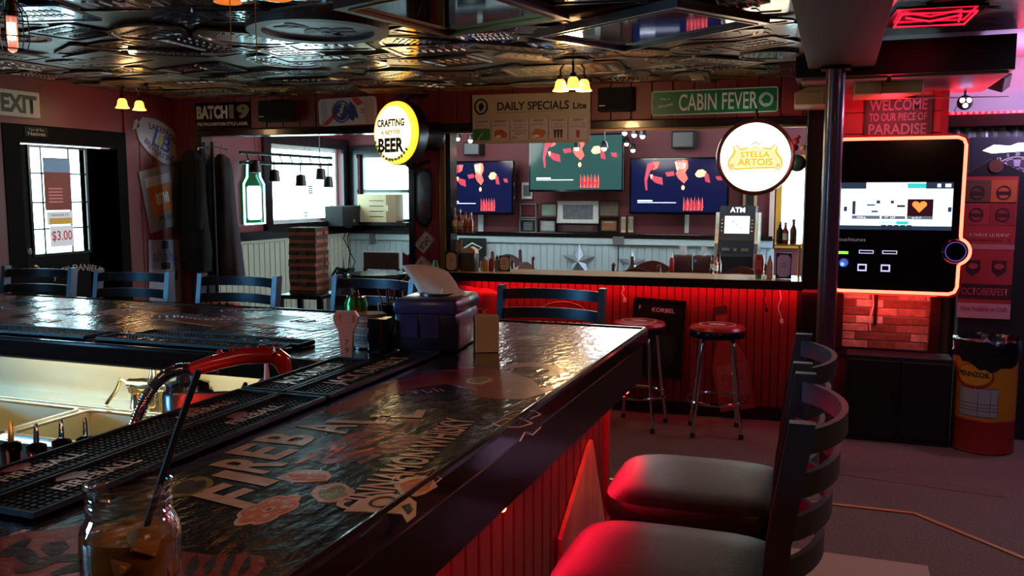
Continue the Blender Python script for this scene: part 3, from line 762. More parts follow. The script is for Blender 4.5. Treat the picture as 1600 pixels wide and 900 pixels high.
bar_mat(-2.75, -2.05, 1.955, 2.055, 'long low rubber bar mat with brown lettering on the left bar above the sink', '~~~~~~~~~~~~~~~~~~', 'rubber bar mats', m_brn, 0, .06)
bar_mat(-3.5, -2.8, 1.955, 2.055, 'rubber bar mat with brown lettering at the far left of the bar', '~~~~~~~~~~~~~~~~~~', 'rubber bar mats', m_brn, 0, .06)
bar_mat(-2.0, -1.4, 1.95, 2.04, 'ribbed rubber bar mat on the left bar, front one beside the green can', '~~~~~~~~~~', 'rubber bar mats', m_skr, 0, .03)
bar_mat(-1.95, -1.38, 2.05, 2.13, 'ribbed rubber bar mat on the left bar, back one beside the green can', '~~~~~~~~~~', 'rubber bar mats', m_skr, 0, .03)

# napkin dispenser
nd = thing('napkin_dispenser', 'large purple-black napkin dispenser with a white napkin sticking out, on the bar corner', 'dispenser', (-1.045, 2.225, zb), math.radians(8))
m_disp = M('smoked_plastic', '1c1424', .35, coat=.15, var=.1)
B().box(-.088, .088, -.105, .13, 0, .105, .012).build('body', m_disp, nd, True)
B().box(-.092, .092, -.11, .135, .10, .142, .014).build('lid', M('smoked_lid', '3d2c4c', .3, coat=.2), nd, True)
B().box(-.066, -.02, -.108, -.104, .04, .1).box(-.01, .04, -.108, -.104, .04, .1).build('window', M('violet_window', '35284a', .3), nd)
B().ring(ell(0, .01, .05, .04, 20), ell(0, .01, .04, .03, 20), 'z', .142, .148).build('slot_rim', m_disp, nd)
def bil(P_, name, bend, n=8):
    q = B(); A = []
    M4 = (Matrix.Translation((-1.045, 2.225, zb)) @ Matrix.Rotation(math.radians(8), 4, 'Z')).inverted()
    for i in range(n + 1):
        v = i / n; row = []
        for k in range(n + 1):
            u = k / n; p = (P_[0].lerp(P_[1], u)).lerp(P_[3].lerp(P_[2], u), v)
            p = p + Vector((0, bend * math.sin(PI * v) + .005 * math.sin(u * 7 + v * 3), bend * .9 * math.sin(PI * u)))
            row.append(q._v(M4 @ p))
        A.append(row)
    for a, b in zip(A, A[1:]):
        for k in range(n): q.bm.faces.new((a[k], a[k + 1], b[k + 1], b[k]))
    o = q.build('napkin', bpy.data.materials['napkin'] if 'napkin' in bpy.data.materials else M('napkin', 'ecdccf', .8, var=.03), nd, True)
    sm = o.modifiers.new('thick', 'SOLIDIFY'); sm.thickness = .0012
bil([Yp(664, 481, 2.20), Yp(722, 468, 2.26), Yp(700, 424, 2.34), Yp(626, 415, 2.24)], 'napkin', .012)
bil([Yp(676, 478, 2.17), Yp(724, 470, 2.22), Yp(727, 456, 2.30), Yp(690, 452, 2.22)], 'napkin', .010)
# beige stack of note cards
c = thing('card_stack', 'upright beige stack of paper cards at the right end of the napkin holder', 'cards', (-.885, 2.20, zb), .5)
for k in range(6): B().box(-.032, .032, -.030 + k * .010, -.0215 + k * .010, 0, .098 - (k % 3) * .003, .001).build('card', M('beige_card', 'b89a72', .6) if k == 0 else bpy.data.materials['beige_card'], c)
# green canned drink
c = thing('drink_can', 'green drinks can with red and white markings at the left of the bar corner', 'can', (-1.30, 2.225, zb))
B().lathe([(.026, 0), (.033, .008), (.033, .11), (.027, .124), (.0275, .128)], n=28).build('body', M('green_can', '1f6b2c', .25, .6, var=.5, vs=30), c, True)
B().lathe([(.0275, .128), (.0265, .131), (.024, .1285), (.001, .1285)], n=24).build('lid', m_chrome, c, True)
B().ring(ell(0, 0, .009, .007, 14), ell(0, 0, .005, .004, 14), 'z', .130, .132).build('pull_tab', m_chrome, c)
B().lathe([(.0334, .055), (.0334, .075)], n=28, cap=False).build('printed_band', M('can_band', 'b9c6a8', .3, .3, var=.5, vs=50), c)
o = B().prism(ell(0, .085, .014, .016, 14), 'y', -.0345, -.0335).build('printed_emblem', m_red, c); o.rotation_euler = (0, 0, .5)
c = thing('orange_slice_pick', 'small twisted wire pick standing on top of the green can', 'pick', (-1.30, 2.225, zb + .1325))
B().tube([(-.010, 0, 0), (-.006, 0, .014), (.0, 0, .008), (.006, 0, .015), (.010, 0, .002)], .0012, 6).build('wire', m_chrome, c)
# paddle-shaped tap handle
c = thing('tap_handle', 'beige paddle-shaped tap handle with dark numerals standing beside the green can', 'tap handle', (-1.19, 1.985, zb), .3)
B().prism([(-.014, 0), (.014, 0), (.017, .045), (.019, .07), (.031, .092), (.033, .108), (.024, .122), (-.024, .122), (-.033, .108), (-.031, .092), (-.019, .07), (-.017, .045)], 'y', -.009, .009).build('paddle', M('beige_enamel', 'b98d7c', .35, var=.08), c)
text('7', .009, .014, m_ink, c, (.002, .040), off=-.0095); text('9', .009, .014, m_ink, c, (.002, .02), off=-.0095)
B().ring(rrect(-.020, .020, .092, .116, .008), rrect(-.017, .017, .095, .113, .006), 'y', -.0105, -.009).build('border', bpy.data.materials['beige_enamel'], c)
# coaster stack in a holder
c = thing('coaster_stack', 'round stack of beer coasters in a black holder left of the napkin holder', 'coasters', (-1.215, 2.155, zb))
for k in range(9): B().lathe([(.048, .004 + k * .0098), (.048, .0125 + k * .0098)], (r.uniform(-.002, .002), r.uniform(-.002, .002), 0), 26).build('coaster', (M('coaster_a', 'a58a70', .7, var=.3, vs=30) if k == 0 else M('coaster_b', '7c6a66', .7, var=.3, vs=30) if k == 1 else bpy.data.materials['coaster_a' if k % 2 else 'coaster_b']), c)
B().lathe([(.04, .0925), (.04, .0935)], n=24).build('printed_top', M('coaster_top', 'b06a2c', .5, var=.5, vs=60), c)
B().lathe([(.055, 0), (.055, .004)], n=26).build('holder_base', m_blackgloss, c)
for a in (-1.0, .6, 2.4, 3.6): B().box(.0505, .0565, -.012, .012, 0, .075).build('holder_prong', m_blackgloss, c).rotation_euler = (0, 0, a)
c = solo(B().box(-.027, .027, -.03, .03, 0, .088, .003), 'caddy', m_blackgloss, 'small black straw caddy between the coasters and the napkin holder', 'caddy', (-1.16, 2.115, zb), .1)
# red stir straws in a dark cup
c = thing('straw_cup', 'dark cup of red stir straws behind the coasters', 'cup', (-1.30, 2.42, zb))
B().lathe([(.028, 0), (.034, .085), (.032, .085), (.026, .004), (.001, .004)], n=20).build('cup', m_blackgloss, c, True)
for k in range(9): B().tube([(r.uniform(-.014, .014), r.uniform(-.014, .014), .006), (r.uniform(-.03, .03), r.uniform(-.03, .03), .13)], .0022, 6).build('stir_straw', m_red if k % 3 else m_matte, c)
# squeeze bottle with green cap behind the napkin holder
c = thing('sauce_bottle', 'red sauce bottle with pointed green cap behind the napkin holder', 'bottle', (-1.185, 2.52, zb))
B().lathe([(.028, 0), (.031, .01), (.031, .11), (.026, .14), (.016, .155)], n=20).build('bottle_body', M('hot_sauce', '8e1a10', .2, coat=.3), c, True)
B().lathe([(.018, .150), (.024, .157), (.024, .172), (.011, .184), (.0085, .20), (.006, .214), (.003, .216)], n=16).build('cap', M('green_cap', '12702e', .35), c, True)
# bottles in the well just below the inner edge
def nozzle(x, y, z, label, body, cap, h=.11, rr=.026, tip=.05):
    c = thing('squeeze_bottle', label, 'bottle', (x, y, z))
    B().lathe([(rr, 0), (rr, h), (rr * .8, h + .012)], n=18).build('bottle_body', body, c, True)
    B().lathe([(rr * .85, h + .012), (rr * .8, h + .02), (.008, h + .026), (.004, h + .026 + tip), (.0025, h + .027 + tip)], n=14).build('nozzle_cap', cap, c, True)
    return c
m_wplas = M('white_plastic', 'cfc6bc', .4); m_yplas = M('mustard_plastic', 'b8862c', .4); m_bplas = M('blue_cap', '1c2f66', .4)
shelf = solo(B().box(-1.5, -1.20, 1.62, 1.90, .925, .94).box(-1.5, -1.48, 1.62, 1.9, .78, .925), 'well_shelf', m_steel, 'steel shelf in the bar well carrying small squeeze bottles', 'shelf')
nozzle(-1.285, 1.77, .941, 'white squeeze bottle with a pointed white nozzle in the bar well', m_wplas, m_wplas, .075)
nozzle(-1.325, 1.81, .941, 'small bottle with red lid beside the white squeeze bottle in the bar well', m_wplas, M('red_cap', 'a01c1c', .4), .07, .018, .003)
nozzle(-1.235, 1.85, .941, 'small white bottle with dark blue lid just behind the inner bar mat', m_wplas, m_bplas, .08, .022, .003)

# ================================================================ SINK AND WELL
sk = thing('bar_sink', 'stainless steel bar sink with two basins, drainboard and backsplash', 'sink', (0, 0, 0))
sb = B()
X0, X1, X2, X3 = -2.69, -2.275, -2.225, -1.86; YA, YB = 1.845, 2.13
sb.box(-3.5, X0, 1.78, 2.30, .785, .80); sb.box(X1, X2, YA, YB, .785, .80); sb.box(X3, -1.50, 1.78, 2.30, .785, .80)
sb.box(X0, X3, 1.78, YA, .785, .80); sb.box(X0, X3, YB, 2.30, .785, .80)
sb.box(-3.5, -1.5, 1.765, 1.785, .70, .815, .004)
sb.box(-3.5, -1.5, YB + .03, YB + .045, .80, .812, .003)
sb.build('deck', m_steel, sk)
for (a, b) in ((X0, X1), (X2, X3)):
    q = B(); i = .02
    top = [(a, YA), (b, YA), (b, YB), (a, YB)]; bot = [(a + i, YA + i), (b - i, YA + i), (b - i, YB - i), (a + i, YB - i)]
    TV = [q._v((*p, .80)) for p in top]; BV = [q._v((*p, .60)) for p in bot]
    for k in range(4): q.bm.faces.new((TV[k], BV[k], BV[(k + 1) % 4], TV[(k + 1) % 4]))
    q.bm.faces.new(BV)
    bs_ = q.build('basin', M('basin_steel', 'a39c86', .3, 1, bump=.05, bs=30), sk)
    B().ring(rrect(a - .012, b + .012, YA - .012, YB + .012, .03), rrect(a, b, YA, YB, .02), 'z', .80, .807).build('basin_rim', m_chrome, sk)
    B().lathe([(.03, .601), (.03, .605), (.02, .603)], ((a + b) / 2, (YA + YB) / 2, 0), 18).build('drain', m_chrome, bs_)
B().box(-3.5, -1.5, 2.30, 2.315, .80, 1.02).build('backsplash', M('splash_steel', 'aaa38c', .36, 1, bump=.08, bs=14), sk)
dbd = B()
for k in range(9): dbd.box(-3.45, -2.78, 1.83 + k * .045, 1.842 + k * .045, .80, .806)
dbd.build('drainboard_ribs', m_steel, sk)
# faucet
m_brass = M('nickel', 'c9bfa0', .15, 1)
fc = thing('faucet', 'chrome two-valve faucet with lever handle on the back of the bar sink', 'faucet', (-2.08, 2.22, .80))
B().lathe([(.03, 0), (.026, .006), (.022, .05), (.03, .058), (.03, .075), (.02, .085), (.001, .09)], (-.03, 0, 0), 18).lathe([(.026, 0), (.02, .05), (.028, .075), (.012, .12), (.009, .17)], (.035, 0, 0), 18).build('valve_body', m_brass, fc, True)
B().lathe([(.020, -.06), (.022, -.03), (.026, 0), (.022, .035), (.018, .09)], (0, 0, .08), 16, 'x').build('cross_pipe', m_brass, fc, True)
B().tube([(-.075, 0, .085), (-.09, -.01, .095), (-.10, -.02, .06), (-.13, -.035, .015)], [.007, .007, .006, .006], 8).build('lever', m_brass, fc, True)
B().tube([(.08, .0, .03), (.085, 0, .10), (.06, .01, .17), (.05, .02, .215)], .012, 10).build('supply_pipe', m_chrome, fc, True)
B().tube([(.10, .01, .02), (.09, 0, .10), (.075, 0, .2), (.08, .01, .212)], .008, 8).build('supply_hose', m_matte, fc, True)
# black growler with label
gw = thing('growler', 'black cylindrical container with red ring emblem and white label beside the faucet', 'container', (-1.60, 1.86, .8015))
B().lathe([(.064, 0), (.066, .01), (.066, .172), (.06, .18)], n=28).build('body', M('container_black', '15130f', .3, coat=.3), gw, True)
B().lathe([(.058, .18), (.056, .196), (.03, .203), (.028, .22), (.01, .224)], (.0, .0, 0), 20).build('lid', m_chrome, gw, True)
lab = B(); 
L = [[lab._v((.0668 * math.cos(a), .0668 * math.sin(a), z)) for a in [math.radians(-100 + 8 * k + 42) for k in range(9)]] for z in (.03, .14)]
for k in range(8): lab.bm.faces.new((L[0][k], L[0][k + 1], L[1][k + 1], L[1][k]))
lab.build('label', M('white_label', 'b9b5a5', .6, var=.5, vs=120), gw)
def cylring(parent, R, zc, a0, rr, w_, mat, name):
    q = B(); n = 24; P = []
    for r_ in (rr, rr - w_):
        P.append([q._v((R * math.cos(a0 + r_ * math.cos(t) / R), R * math.sin(a0 + r_ * math.cos(t) / R), zc + r_ * math.sin(t))) for t in [2 * PI * k / n for k in range(n)]])
    for k in range(n): q.bm.faces.new((P[0][k], P[0][(k + 1) % n], P[1][(k + 1) % n], P[1][k]))
    return q.build(name, mat, parent)
cylring(gw, .0672, .10, math.radians(-112), .036, .006, m_red, 'emblem_ring')
# soda gun, hose, holder
sg = thing('soda_gun', 'red soda gun on a coiled chrome hose hanging over the bar well', 'soda gun', (0, 0, 0))
gx = [(-1.275, 1.60, 1.095), (-1.235, 1.62, 1.112), (-1.175, 1.66, 1.108), (-1.13, 1.69, 1.085)]
B().tube([(-1.345, 1.58, 1.105), (-1.30, 1.60, 1.120)], [.016, .018], 12).tube([(-1.30, 1.60, 1.120), (-1.24, 1.625, 1.135), (-1.18, 1.655, 1.135)], [.017, .019, .019], 12).build('gun_body', M('red_gun', 'a81310', .25, coat=.5), sg, True)
for k in range(8):
    f = k / 7; B().lathe([(.0055, 0), (.0055, .008)], (-1.285 + .105 * f, 1.607 + .047 * f + (.007 if k % 2 else -.007), 1.142 + .012 * f), 8).build('button', bpy.data.materials['red_gun'], sg)
B().tube([(-1.18, 1.655, 1.135), (-1.165, 1.665, 1.12), (-1.16, 1.668, 1.095)], [.020, .021, .015], 12).build('nozzle', M('red_clear', 'b01a10', .1, coat=.6), sg, True)
hp = []
P0, P1, P2, P3 = Vector((-1.345, 1.58, 1.105)), Vector((-1.42, 1.55, 1.12)), Vector((-1.46, 1.52, 1.02)), Vector((-1.45, 1.46, .86))
for k in range(13):
    t_ = k / 12; hp.append(P0 * (1 - t_) ** 3 + P1 * 3 * t_ * (1 - t_) ** 2 + P2 * 3 * t_ * t_ * (1 - t_) + P3 * t_ ** 3)
B().tube(hp, .011, 10).build('hose_core', m_chrome, sg, True)
hl = B(); Hn = 54
for k in range(Hn):
    f = k / (Hn - 1) * 12; i = min(11, int(f)); p = hp[i].lerp(hp[i + 1], f - i); d = (hp[i + 1] - hp[i]).normalized(); u = d.orthogonal().normalized(); v = d.cross(u)
    hl.tube([p + (u * math.cos(2 * PI * q / 12) + v * math.sin(2 * PI * q / 12)) * .0125 for q in range(12)], .0022, 4, True)
hl.build('hose_coils', m_chrome, sg, True, True)
c = solo(B().lathe([(.016, 0), (.024, .02), (.024, .075), (.021, .075), (.02, .02), (.001, .015)], n=18), 'gun_holster', m_blackgloss, 'black cup-shaped holster below the red soda gun nozzle', 'holster', (-1.225, 1.60, .985), smooth=True)
c = solo(B().tube([(0, 0, 0), (.03, -.02, .03), (.09, -.12, -.03), (.12, -.17, -.13)], .006, 8), 'drain_hose', m_matte, 'thin black hose curving over the steel panel behind the soda gun', 'hose', (-1.50, 1.95, .96), smooth=True)
solo(B().tube([(0, 0, 0), (.05, -.02, .02), (.15, -.03, .03), (.22, 0, .0)], .004, 8), 'supply_tube', m_chrome, 'thin metal tube looping under the bar behind the container', 'tube', (-1.85, 2.2, 1.0), smooth=True)
solo(B().box(0, .16, 0, .012, 0, .22, .003), 'splash_panel', m_steel, 'upright steel splash panel behind the soda gun hose', 'panel', (-1.475, 1.66, .8015), math.radians(30))
# speed rail with four bottles
sr = thing('speed_rail', 'steel speed rail holding bottles along the inside of the bar', 'rail', (0, 0, 0))
B().box(-1.43, -1.24, .5, 1.45, .77, .78).build('tray', m_steel, sr); B().box(-1.43, -1.425, .5, 1.45, .78, .86).build('lip', m_steel, sr); B().box(-1.24, -1.235, .5, 1.45, .78, .9).build('back', m_steel, sr)
m_btl = M('red_bottle_glass', '9a2a18', .05, trans=.8, var=.1)
for k, (y_, zt, lq, lab_) in enumerate(((1.075, 1.062, 'b33018', 'dark slim bottle with black pourer, leftmost in the speed rail'), (1.125, 1.046, 'a01c20', 'bottle with black pourer in the speed rail, second from the left'), (1.178, 1.040, 'c0601c', 'amber bottle with black pourer in the speed rail, third from the left'), (1.232, 1.030, '3a2a20', 'dark bottle with black pourer, rightmost in the speed rail'))):
    c = thing('liquor_bottle', lab_, 'bottle', (-1.30, y_, .7815), 0, 'bottles in the speed rail')
    H_ = zt - .7815
    B().lathe([(.022, 0), (.0235, .01), (.0235, H_ * .5), (.013, H_ * .72), (.0125, H_)], n=20).build('glass_body', M('bottle_%d' % k, lq, .05, trans=.7, var=.15), c, True)
    B().lathe([(.0145, H_ - .05), (.0150, H_), (.0165, H_ + .002), (.0165, H_ + .014), (.008, H_ + .018)], n=16).build('pourer_collar', m_blackgloss, c, True)
    B().tube([(0, 0, H_ + .017), (-.001, .002, H_ + .03), (-.008, .008, H_ + .05)], [.005, .0045, .003], 8).build('spout', m_glass if k else m_gold, c, True)
# ================================================================ ON THE PARTITION
def pthing(name, label, cat, u, z, off=-.002, group=None): return thing(name, label, cat, PT(u, z, off), PA, group)
def board(t, w_, h_, mat, r_=.0, d=.012, name='board'):
    P_ = rrect(-w_ / 2, w_ / 2, -h_ / 2, h_ / 2, r_) if r_ else [(-w_ / 2, -h_ / 2), (w_ / 2, -h_ / 2), (w_ / 2, h_ / 2), (-w_ / 2, h_ / 2)]
    return B().prism(P_, 'y', 0, d).build(name, mat, t)
def frame(t, w_, h_, f, mat, d0=-.012, d1=.012, name='frame', r_=0):
    if r_: return B().ring(rrect(-w_ / 2, w_ / 2, -h_ / 2, h_ / 2, r_), rrect(-w_ / 2 + f, w_ / 2 - f, -h_ / 2 + f, h_ / 2 - f, max(.002, r_ - f)), 'y', d0, d1).build(name, mat, t)
    q = lambda a, b: [(-a / 2, -b / 2), (a / 2, -b / 2), (a / 2, b / 2), (-a / 2, b / 2)]
    return B().ring(q(w_, h_), q(w_ - 2 * f, h_ - 2 * f), 'y', d0, d1).build(name, mat, t)
m_green = M('sign_green', '0f6a41', .35, coat=.3)
m_txt = M('white_text', 'c8cac6', .5, var=0)
def dpoly(t, pts, mat, off=-.001, name='printed_shape'): return B().prism(pts, 'y', off - .0006, off).build(name, mat, t)

# street-name sign
u0, z0 = PP(1018, 141); u1, z1 = PP(1216, 176)
t = pthing('street_sign', 'green street-name sign with white capital letters and a round emblem, above the counter', 'sign', (u0 + u1) / 2, 2.17, -.016)
t.rotation_euler = (0, -.012, PA)
board(t, u1 - u0, .19, m_green, .02); frame(t, u1 - u0 - .01, .18, .006, m_txt, -.002, 0, 'border', .018)
text('CABIN FEVER', .57, .125, m_txt, t, (.03, 0), off=-.0025, bold=.01)
text('Only in', .07, .022, m_txt, t, (-.36, .03), off=-.0025); text('Wisconsin', .11, .026, m_txt, t, (-.355, -.015), off=-.0025, ang=.2)
dpoly(t, ell(.375, 0, .052, .052, 20), M('sign_emblem', '9fb5ae', .5, var=.5, vs=60)); dpoly(t, blob(.375, 0, .032, .03, 12, .15), m_green, -.003)
for sx in (-1, 1): B().lathe([(.008, 0), (.008, .004)], (sx * .445, 0, 0), 10, 'y').build('bolt', m_matte, t)
# daily specials banner
t = pthing('specials_banner', 'beige daily specials banner with six day columns and food pictures', 'banner', -2.107, 2.075, -.04)
W_, H_ = .955, .385
m_ban = M('banner_vinyl', 'a89a8c', .55, var=.12, vs=4)
board(t, W_, H_, m_ban, 0, .004)
text('DAILY SPECIALS', .58, .066, m_ink, t, (.02, .098), off=-.002, bold=.025); text('Lite', .105, .052, m_ink, t, (.395, .09), off=-.002, bold=.03)
dpoly(t, [(-.27, .045), (.27, .055), (.27, .058), (-.27, .048)], M('maroon', '6a2a2a', .6))
B().ring(ell(-.405, .10, .058, .064, 26), ell(-.405, .10, .044, .05, 26), 'y', -.002, 0).build('logo_ring', m_ink, t); dpoly(t, blob(-.405, .10, .02, .03, 9, .3), m_ink)
m_day = M('column_paper', 'b3a6ae', .6, var=.06); m_gf = M('field_green', '2f7438', .6)
days = ['TUESDAY', 'WEDNESDAY', 'THURSDAY', 'FRIDAY', 'SATURDAY', 'SUNDAY']
m_txr = M('purple_ink', '4d3648', .6, var=0)
sub = [['~' * 8, '~' * 9], ['~' * 11], ['~' * 9, '~' * 8, '~' * 10, '~' * 9], ['~' * 12], ['~' * 13, '~' * 9], ['~' * 13, '~' * 12]]
foods = [None, 'a5502c', None, 'b4652f', '2a211c', '9c2c2c']
for k, d in enumerate(days):
    x = -.40 + k * .1565
    dpoly(t, [(x - .071, -.165), (x + .071, -.165), (x + .071, -.005), (x - .071, -.005)], m_day, -.0005, 'day_panel')
    if k: dpoly(t, [(x - .0805, -.165), (x - .0775, -.165), (x - .0775, .0), (x - .0805, .0)], m_ink)
    text(d, .115 if len(d) > 6 else .085, .017, m_txr, t, (x, -.018), off=-.0025, bold=.02)
    for q, s_ in enumerate(sub[k]): text(s_, min(.125, .0125 * len(s_)), .012, m_txr, t, (x, -.048 - q * .023), off=-.0025, bold=.01)
    if k == 0:
        dpoly(t, [(x - .07, -.165), (x + .07, -.165), (x + .07, -.075), (x - .07, -.075)], m_gf, -.0018); dpoly(t, [(x - .04, -.165), (x - .03, -.165), (x + .012, -.105), (x + .006, -.105)], m_txt, -.003)
    if foods[k]:
        fm = M('food_%d' % k, foods[k], .5, var=.6, vs=60)
        if k == 4:
            for q in (-.025, 0, .025): dpoly(t, [(x + q - .006, -.155), (x + q + .006, -.155), (x + q + .011, -.09), (x + q - .011, -.09)], fm, -.002)
        elif k == 5: dpoly(t, [(x - .012, -.155), (x + .012, -.155), (x + .015, -.10), (x - .015, -.10)], fm, -.002)
        else: dpoly(t, blob(x, -.118, .055, .036, 14, .15), fm, -.002); dpoly(t, blob(x - .015, -.138, .026, .012, 10, .2), m_cream, -.003)
text('~~~~', .04, .02, m_ink, t, (-.40 + 2 * .1565 - .04, -.145), off=-.0025, bold=.02)
# wall speakers on the header
for (u, z, w_, h_, lb) in ((-4.32, 2.18, .30, .17, 'small black loudspeaker on the panelling right of the black lettered sign'), (-1.43, 2.195, .26, .17, 'small black loudspeaker left of the green street-name sign')):
    t = pthing('wall_speaker', lb, 'speaker', u, z, -.003)
    B().box(-w_ / 2, w_ / 2, -.12, 0, -h_ / 2, h_ / 2, .008).build('cabinet', m_matte, t); B().box(-w_ / 2 + .01, w_ / 2 - .01, -.126, -.12, -h_ / 2 + .01, h_ / 2 - .01, .003).build('grille', M('grille_cloth', '0d0d10', .9, bump=.5, bs=600) if u < -2 else bpy.data.materials['grille_cloth'], t)
    B().box(-w_ / 2 + .015, -w_ / 2 + .06, -.128, -.126, -h_ / 2 + .035, -h_ / 2 + .043).build('badge', m_txt, t)
# black lettered sign
t = pthing('beer_sign', 'black rectangular sign with white block letters and a large olive number', 'sign', -4.89, 2.163, -.012)
board(t, .545, .225, m_blackgloss, .0); 
text('BATCH', .31, .115, m_txt, t, (-.10, .03), off=-.0015, bold=.05); text('19', .20, .125, M('olive_gold', '77714a', .5), t, (.17, .03), off=-.0015, bold=.05)
text('PRE-PROHIBITION STYLE LAGER', .50, .028, m_txt, t, (0, -.072), off=-.0015, bold=.02)
# can-shaped tin sign
t = pthing('can_sign', 'pale tin sign shaped like a drinks can on its side with blue badge', 'sign', -3.683, 2.168, -.03)
t.rotation_euler = (0, -.03, PA)
board(t, .53, .225, M('can_white', 'b9b7c4', .35, .2), .035, .02)
m_cb = M('ribbon_blue', '22347a', .5); m_cr = M('ribbon_red', 'a83440', .5)
for k in range(5): dpoly(t, [(.16 + k * .018, -.108), (.164 + k * .018, -.108), (.164 + k * .018, .108), (.16 + k * .018, .108)], m_cr if k % 2 else M('thin_grey', '77788a', .5) if k == 0 else bpy.data.materials['thin_grey'])
for k in range(3): dpoly(t, [(-.235 + k * .018, -.10), (-.231 + k * .018, -.10), (-.231 + k * .018, .10), (-.235 + k * .018, .10)], bpy.data.materials['thin_grey'])
dpoly(t, [(-.25, -.108), (-.19, -.108), (-.06, .0), (-.09, .02)], m_cr); dpoly(t, [(.04, .108), (.10, .108), (.155, .06), (.09, .04)], m_cr)
B().ring(ell(-.055, 0, .085, .092, 26), ell(-.055, 0, .072, .08, 26), 'y', -.003, 0).build('badge_ring', m_cb, t); dpoly(t, ell(-.055, 0, .066, .072, 22), m_cb, -.0012)
text('Pabst', .12, .04, m_txt, t, (-.055, .02), off=-.004, ang=1.2, bold=.02)
dpoly(t, [(.015, -.06), (.05, -.085), (.07, -.05), (.10, -.065), (.075, .03), (.03, .085), (.01, .03)], m_cb, -.002)
text('16', .035, .04, m_cb, t, (.135, -.0), off=-.002, ang=1.4)

# round lit signs
m_litw = M('lit_face_white', 'fff3d2', .4, es=2.7, eh='ffe6ae', var=0)
m_litc = M('lit_face_cream', 'fff0cc', .4, es=2.5, eh='fff2d8', var=0)
t = thing('round_lit_sign', 'round yellow-edged lit sign with dark lettering on a black arm, left of the counter opening', 'sign', Yp(627, 208, 6.45), math.radians(-20))
R_ = .245
def lens(R_, d): return [(R_, 0), (R_ * .97, .02), (R_ * .85, .02 + d * .45), (R_ * .6, .02 + d * .8), (R_ * .3, .02 + d * .96), (.001, .02 + d)]
B().lathe([(R_ * .86, .0325), (R_ * .6, .044), (R_ * .3, .0488), (.001, .05)], (0, -.06, 0), 48, 'y').build('lit_face', m_litw, t, True)
B().lathe([(R_, 0), (R_ * .97, .02), (R_ * .86, .0325), (R_ * .855, .030)], (0, -.06, 0), 48, 'y', False).build('lit_border', glow('lit_border', 'ffc03c', 1.7), t, True)
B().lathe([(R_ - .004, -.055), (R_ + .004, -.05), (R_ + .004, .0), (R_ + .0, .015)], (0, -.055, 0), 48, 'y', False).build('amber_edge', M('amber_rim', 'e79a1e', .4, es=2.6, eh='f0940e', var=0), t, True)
B().lathe([(R_ + .006, 0), (R_ + .012, .02), (R_ + .012, .10), (R_ - .02, .115)], (0, .06, 0), 48, 'y').build('housing', m_black, t, True)
m_bk2 = M('letter_green_black', '3b3a14', .6, var=0)
for s_, w_, h_, z in (('CRAFTING', .32, .062, .075), ('A BETTER', .24, .034, 0.0), ('BEER', .30, .115, -.10)):
    text(s_, w_, h_, m_bk2 if s_ != 'A BETTER' else M('faint_letter', 'b59a48', .6, var=0, es=.6), t, (.0, z), off=-.114, bold=.05)
m_hop = M('hop_green', '7c8c1c', .6, es=.25, var=0)
for k in range(13):
    a = math.radians(200 + k * 10); dpoly(t, blob(.215 * math.cos(a), .215 * math.sin(a), .018, .014, 8, .3), m_hop, -.098)
B().tube([(0, .05, R_), (.02, .08, R_ + .05), (.10, .22, R_ + .06)], .016, 8).build('bracket_arm', m_black, t, True)
B().tube([(0, .05, -R_), (.03, .08, -R_ - .035), (.12, .20, -R_ + .03)], .016, 8).build('bracket_arm', m_black, t, True)
B().lathe([(.12, 0), (.12, .03), (.10, .06), (.08, .20)], (.13, .25, -.02), 30, 'y').build('wall_mount', m_black, t, True)

t = thing('round_lit_sign', 'round white glowing sign with ornate gold emblem and copper rim, right end of counter', 'sign', Yp(1180, 246, 6.62), math.radians(4))
R_ = .245
B().lathe(lens(R_, .018), (0, -.03, 0), 56, 'y').build('lit_face', m_litc, t, True)
B().lathe([(R_ - .003, .03), (R_ + .012, .036), (R_ + .022, .03), (R_ + .022, .012), (R_ + .028, .0), (R_ + .028, -.05), (R_ - .03, -.06)], (0, -.03, 0), 56, 'y', False).build('copper_rim', M('copper_rim', '8a5642', .25, .8), t, True)
m_gs = M('emblem_gold', 'f0a92a', .5, es=.9, eh='f4ae28', var=0); m_go = M('emblem_orange', 'ee8840', .5, es=.7, eh='f28a3c', var=0)
m_gp = M('emblem_pink', 'ffc7a0', .5, es=1.25, eh='ffbf90', var=0)
dpoly(t, [(-.17, -.085), (.17, -.075), (.19, -.03), (.165, .03), (.14, .07), (.06, .055), (0, .085), (-.06, .055), (-.14, .06), (-.165, .02), (-.19, -.04)], m_gp, -.070, 'emblem_ground')
for sx in (-1, 1):
    B().tube([(sx * .05, -.074, .065), (sx * .10, -.074, .055), (sx * .135, -.074, .085), (sx * .15, -.074, .065), (sx * .14, -.074, .04), (sx * .155, -.074, .01), (sx * .18, -.073, -.02), (sx * .185, -.073, -.06), (sx * .165, -.073, -.09), (sx * .14, -.073, -.075)], .0065, 6).build('scrollwork', m_gs, t, True)
    B().tube([(sx * .155, -.073, -.045), (sx * .15, -.073, -.065), (sx * .165, -.073, -.07), (sx * .17, -.073, -.05)], .004, 6).build('scrollwork', m_go, t, True)
B().tube([(-.14, -.074, -.085), (0, -.074, -.078), (.14, -.074, -.075)], .006, 6).build('scroll_base', m_gs, t, True)
B().tube([(-.03, -.074, .085), (0, -.076, .105), (.03, -.074, .085)], .004, 6).build('crest', m_hop, t, True)
text('STELLA', .20, .04, m_gs, t, (0, .02), off=-.0765, bold=.02, curve=.6); text('ARTOIS', .24, .05, m_gs, t, (0, -.035), off=-.0765, bold=.02)
B().tube([(0, .01, R_ + .02), (0, .02, R_ + .10)], .01, 8).build('hanger', m_black, t, True)
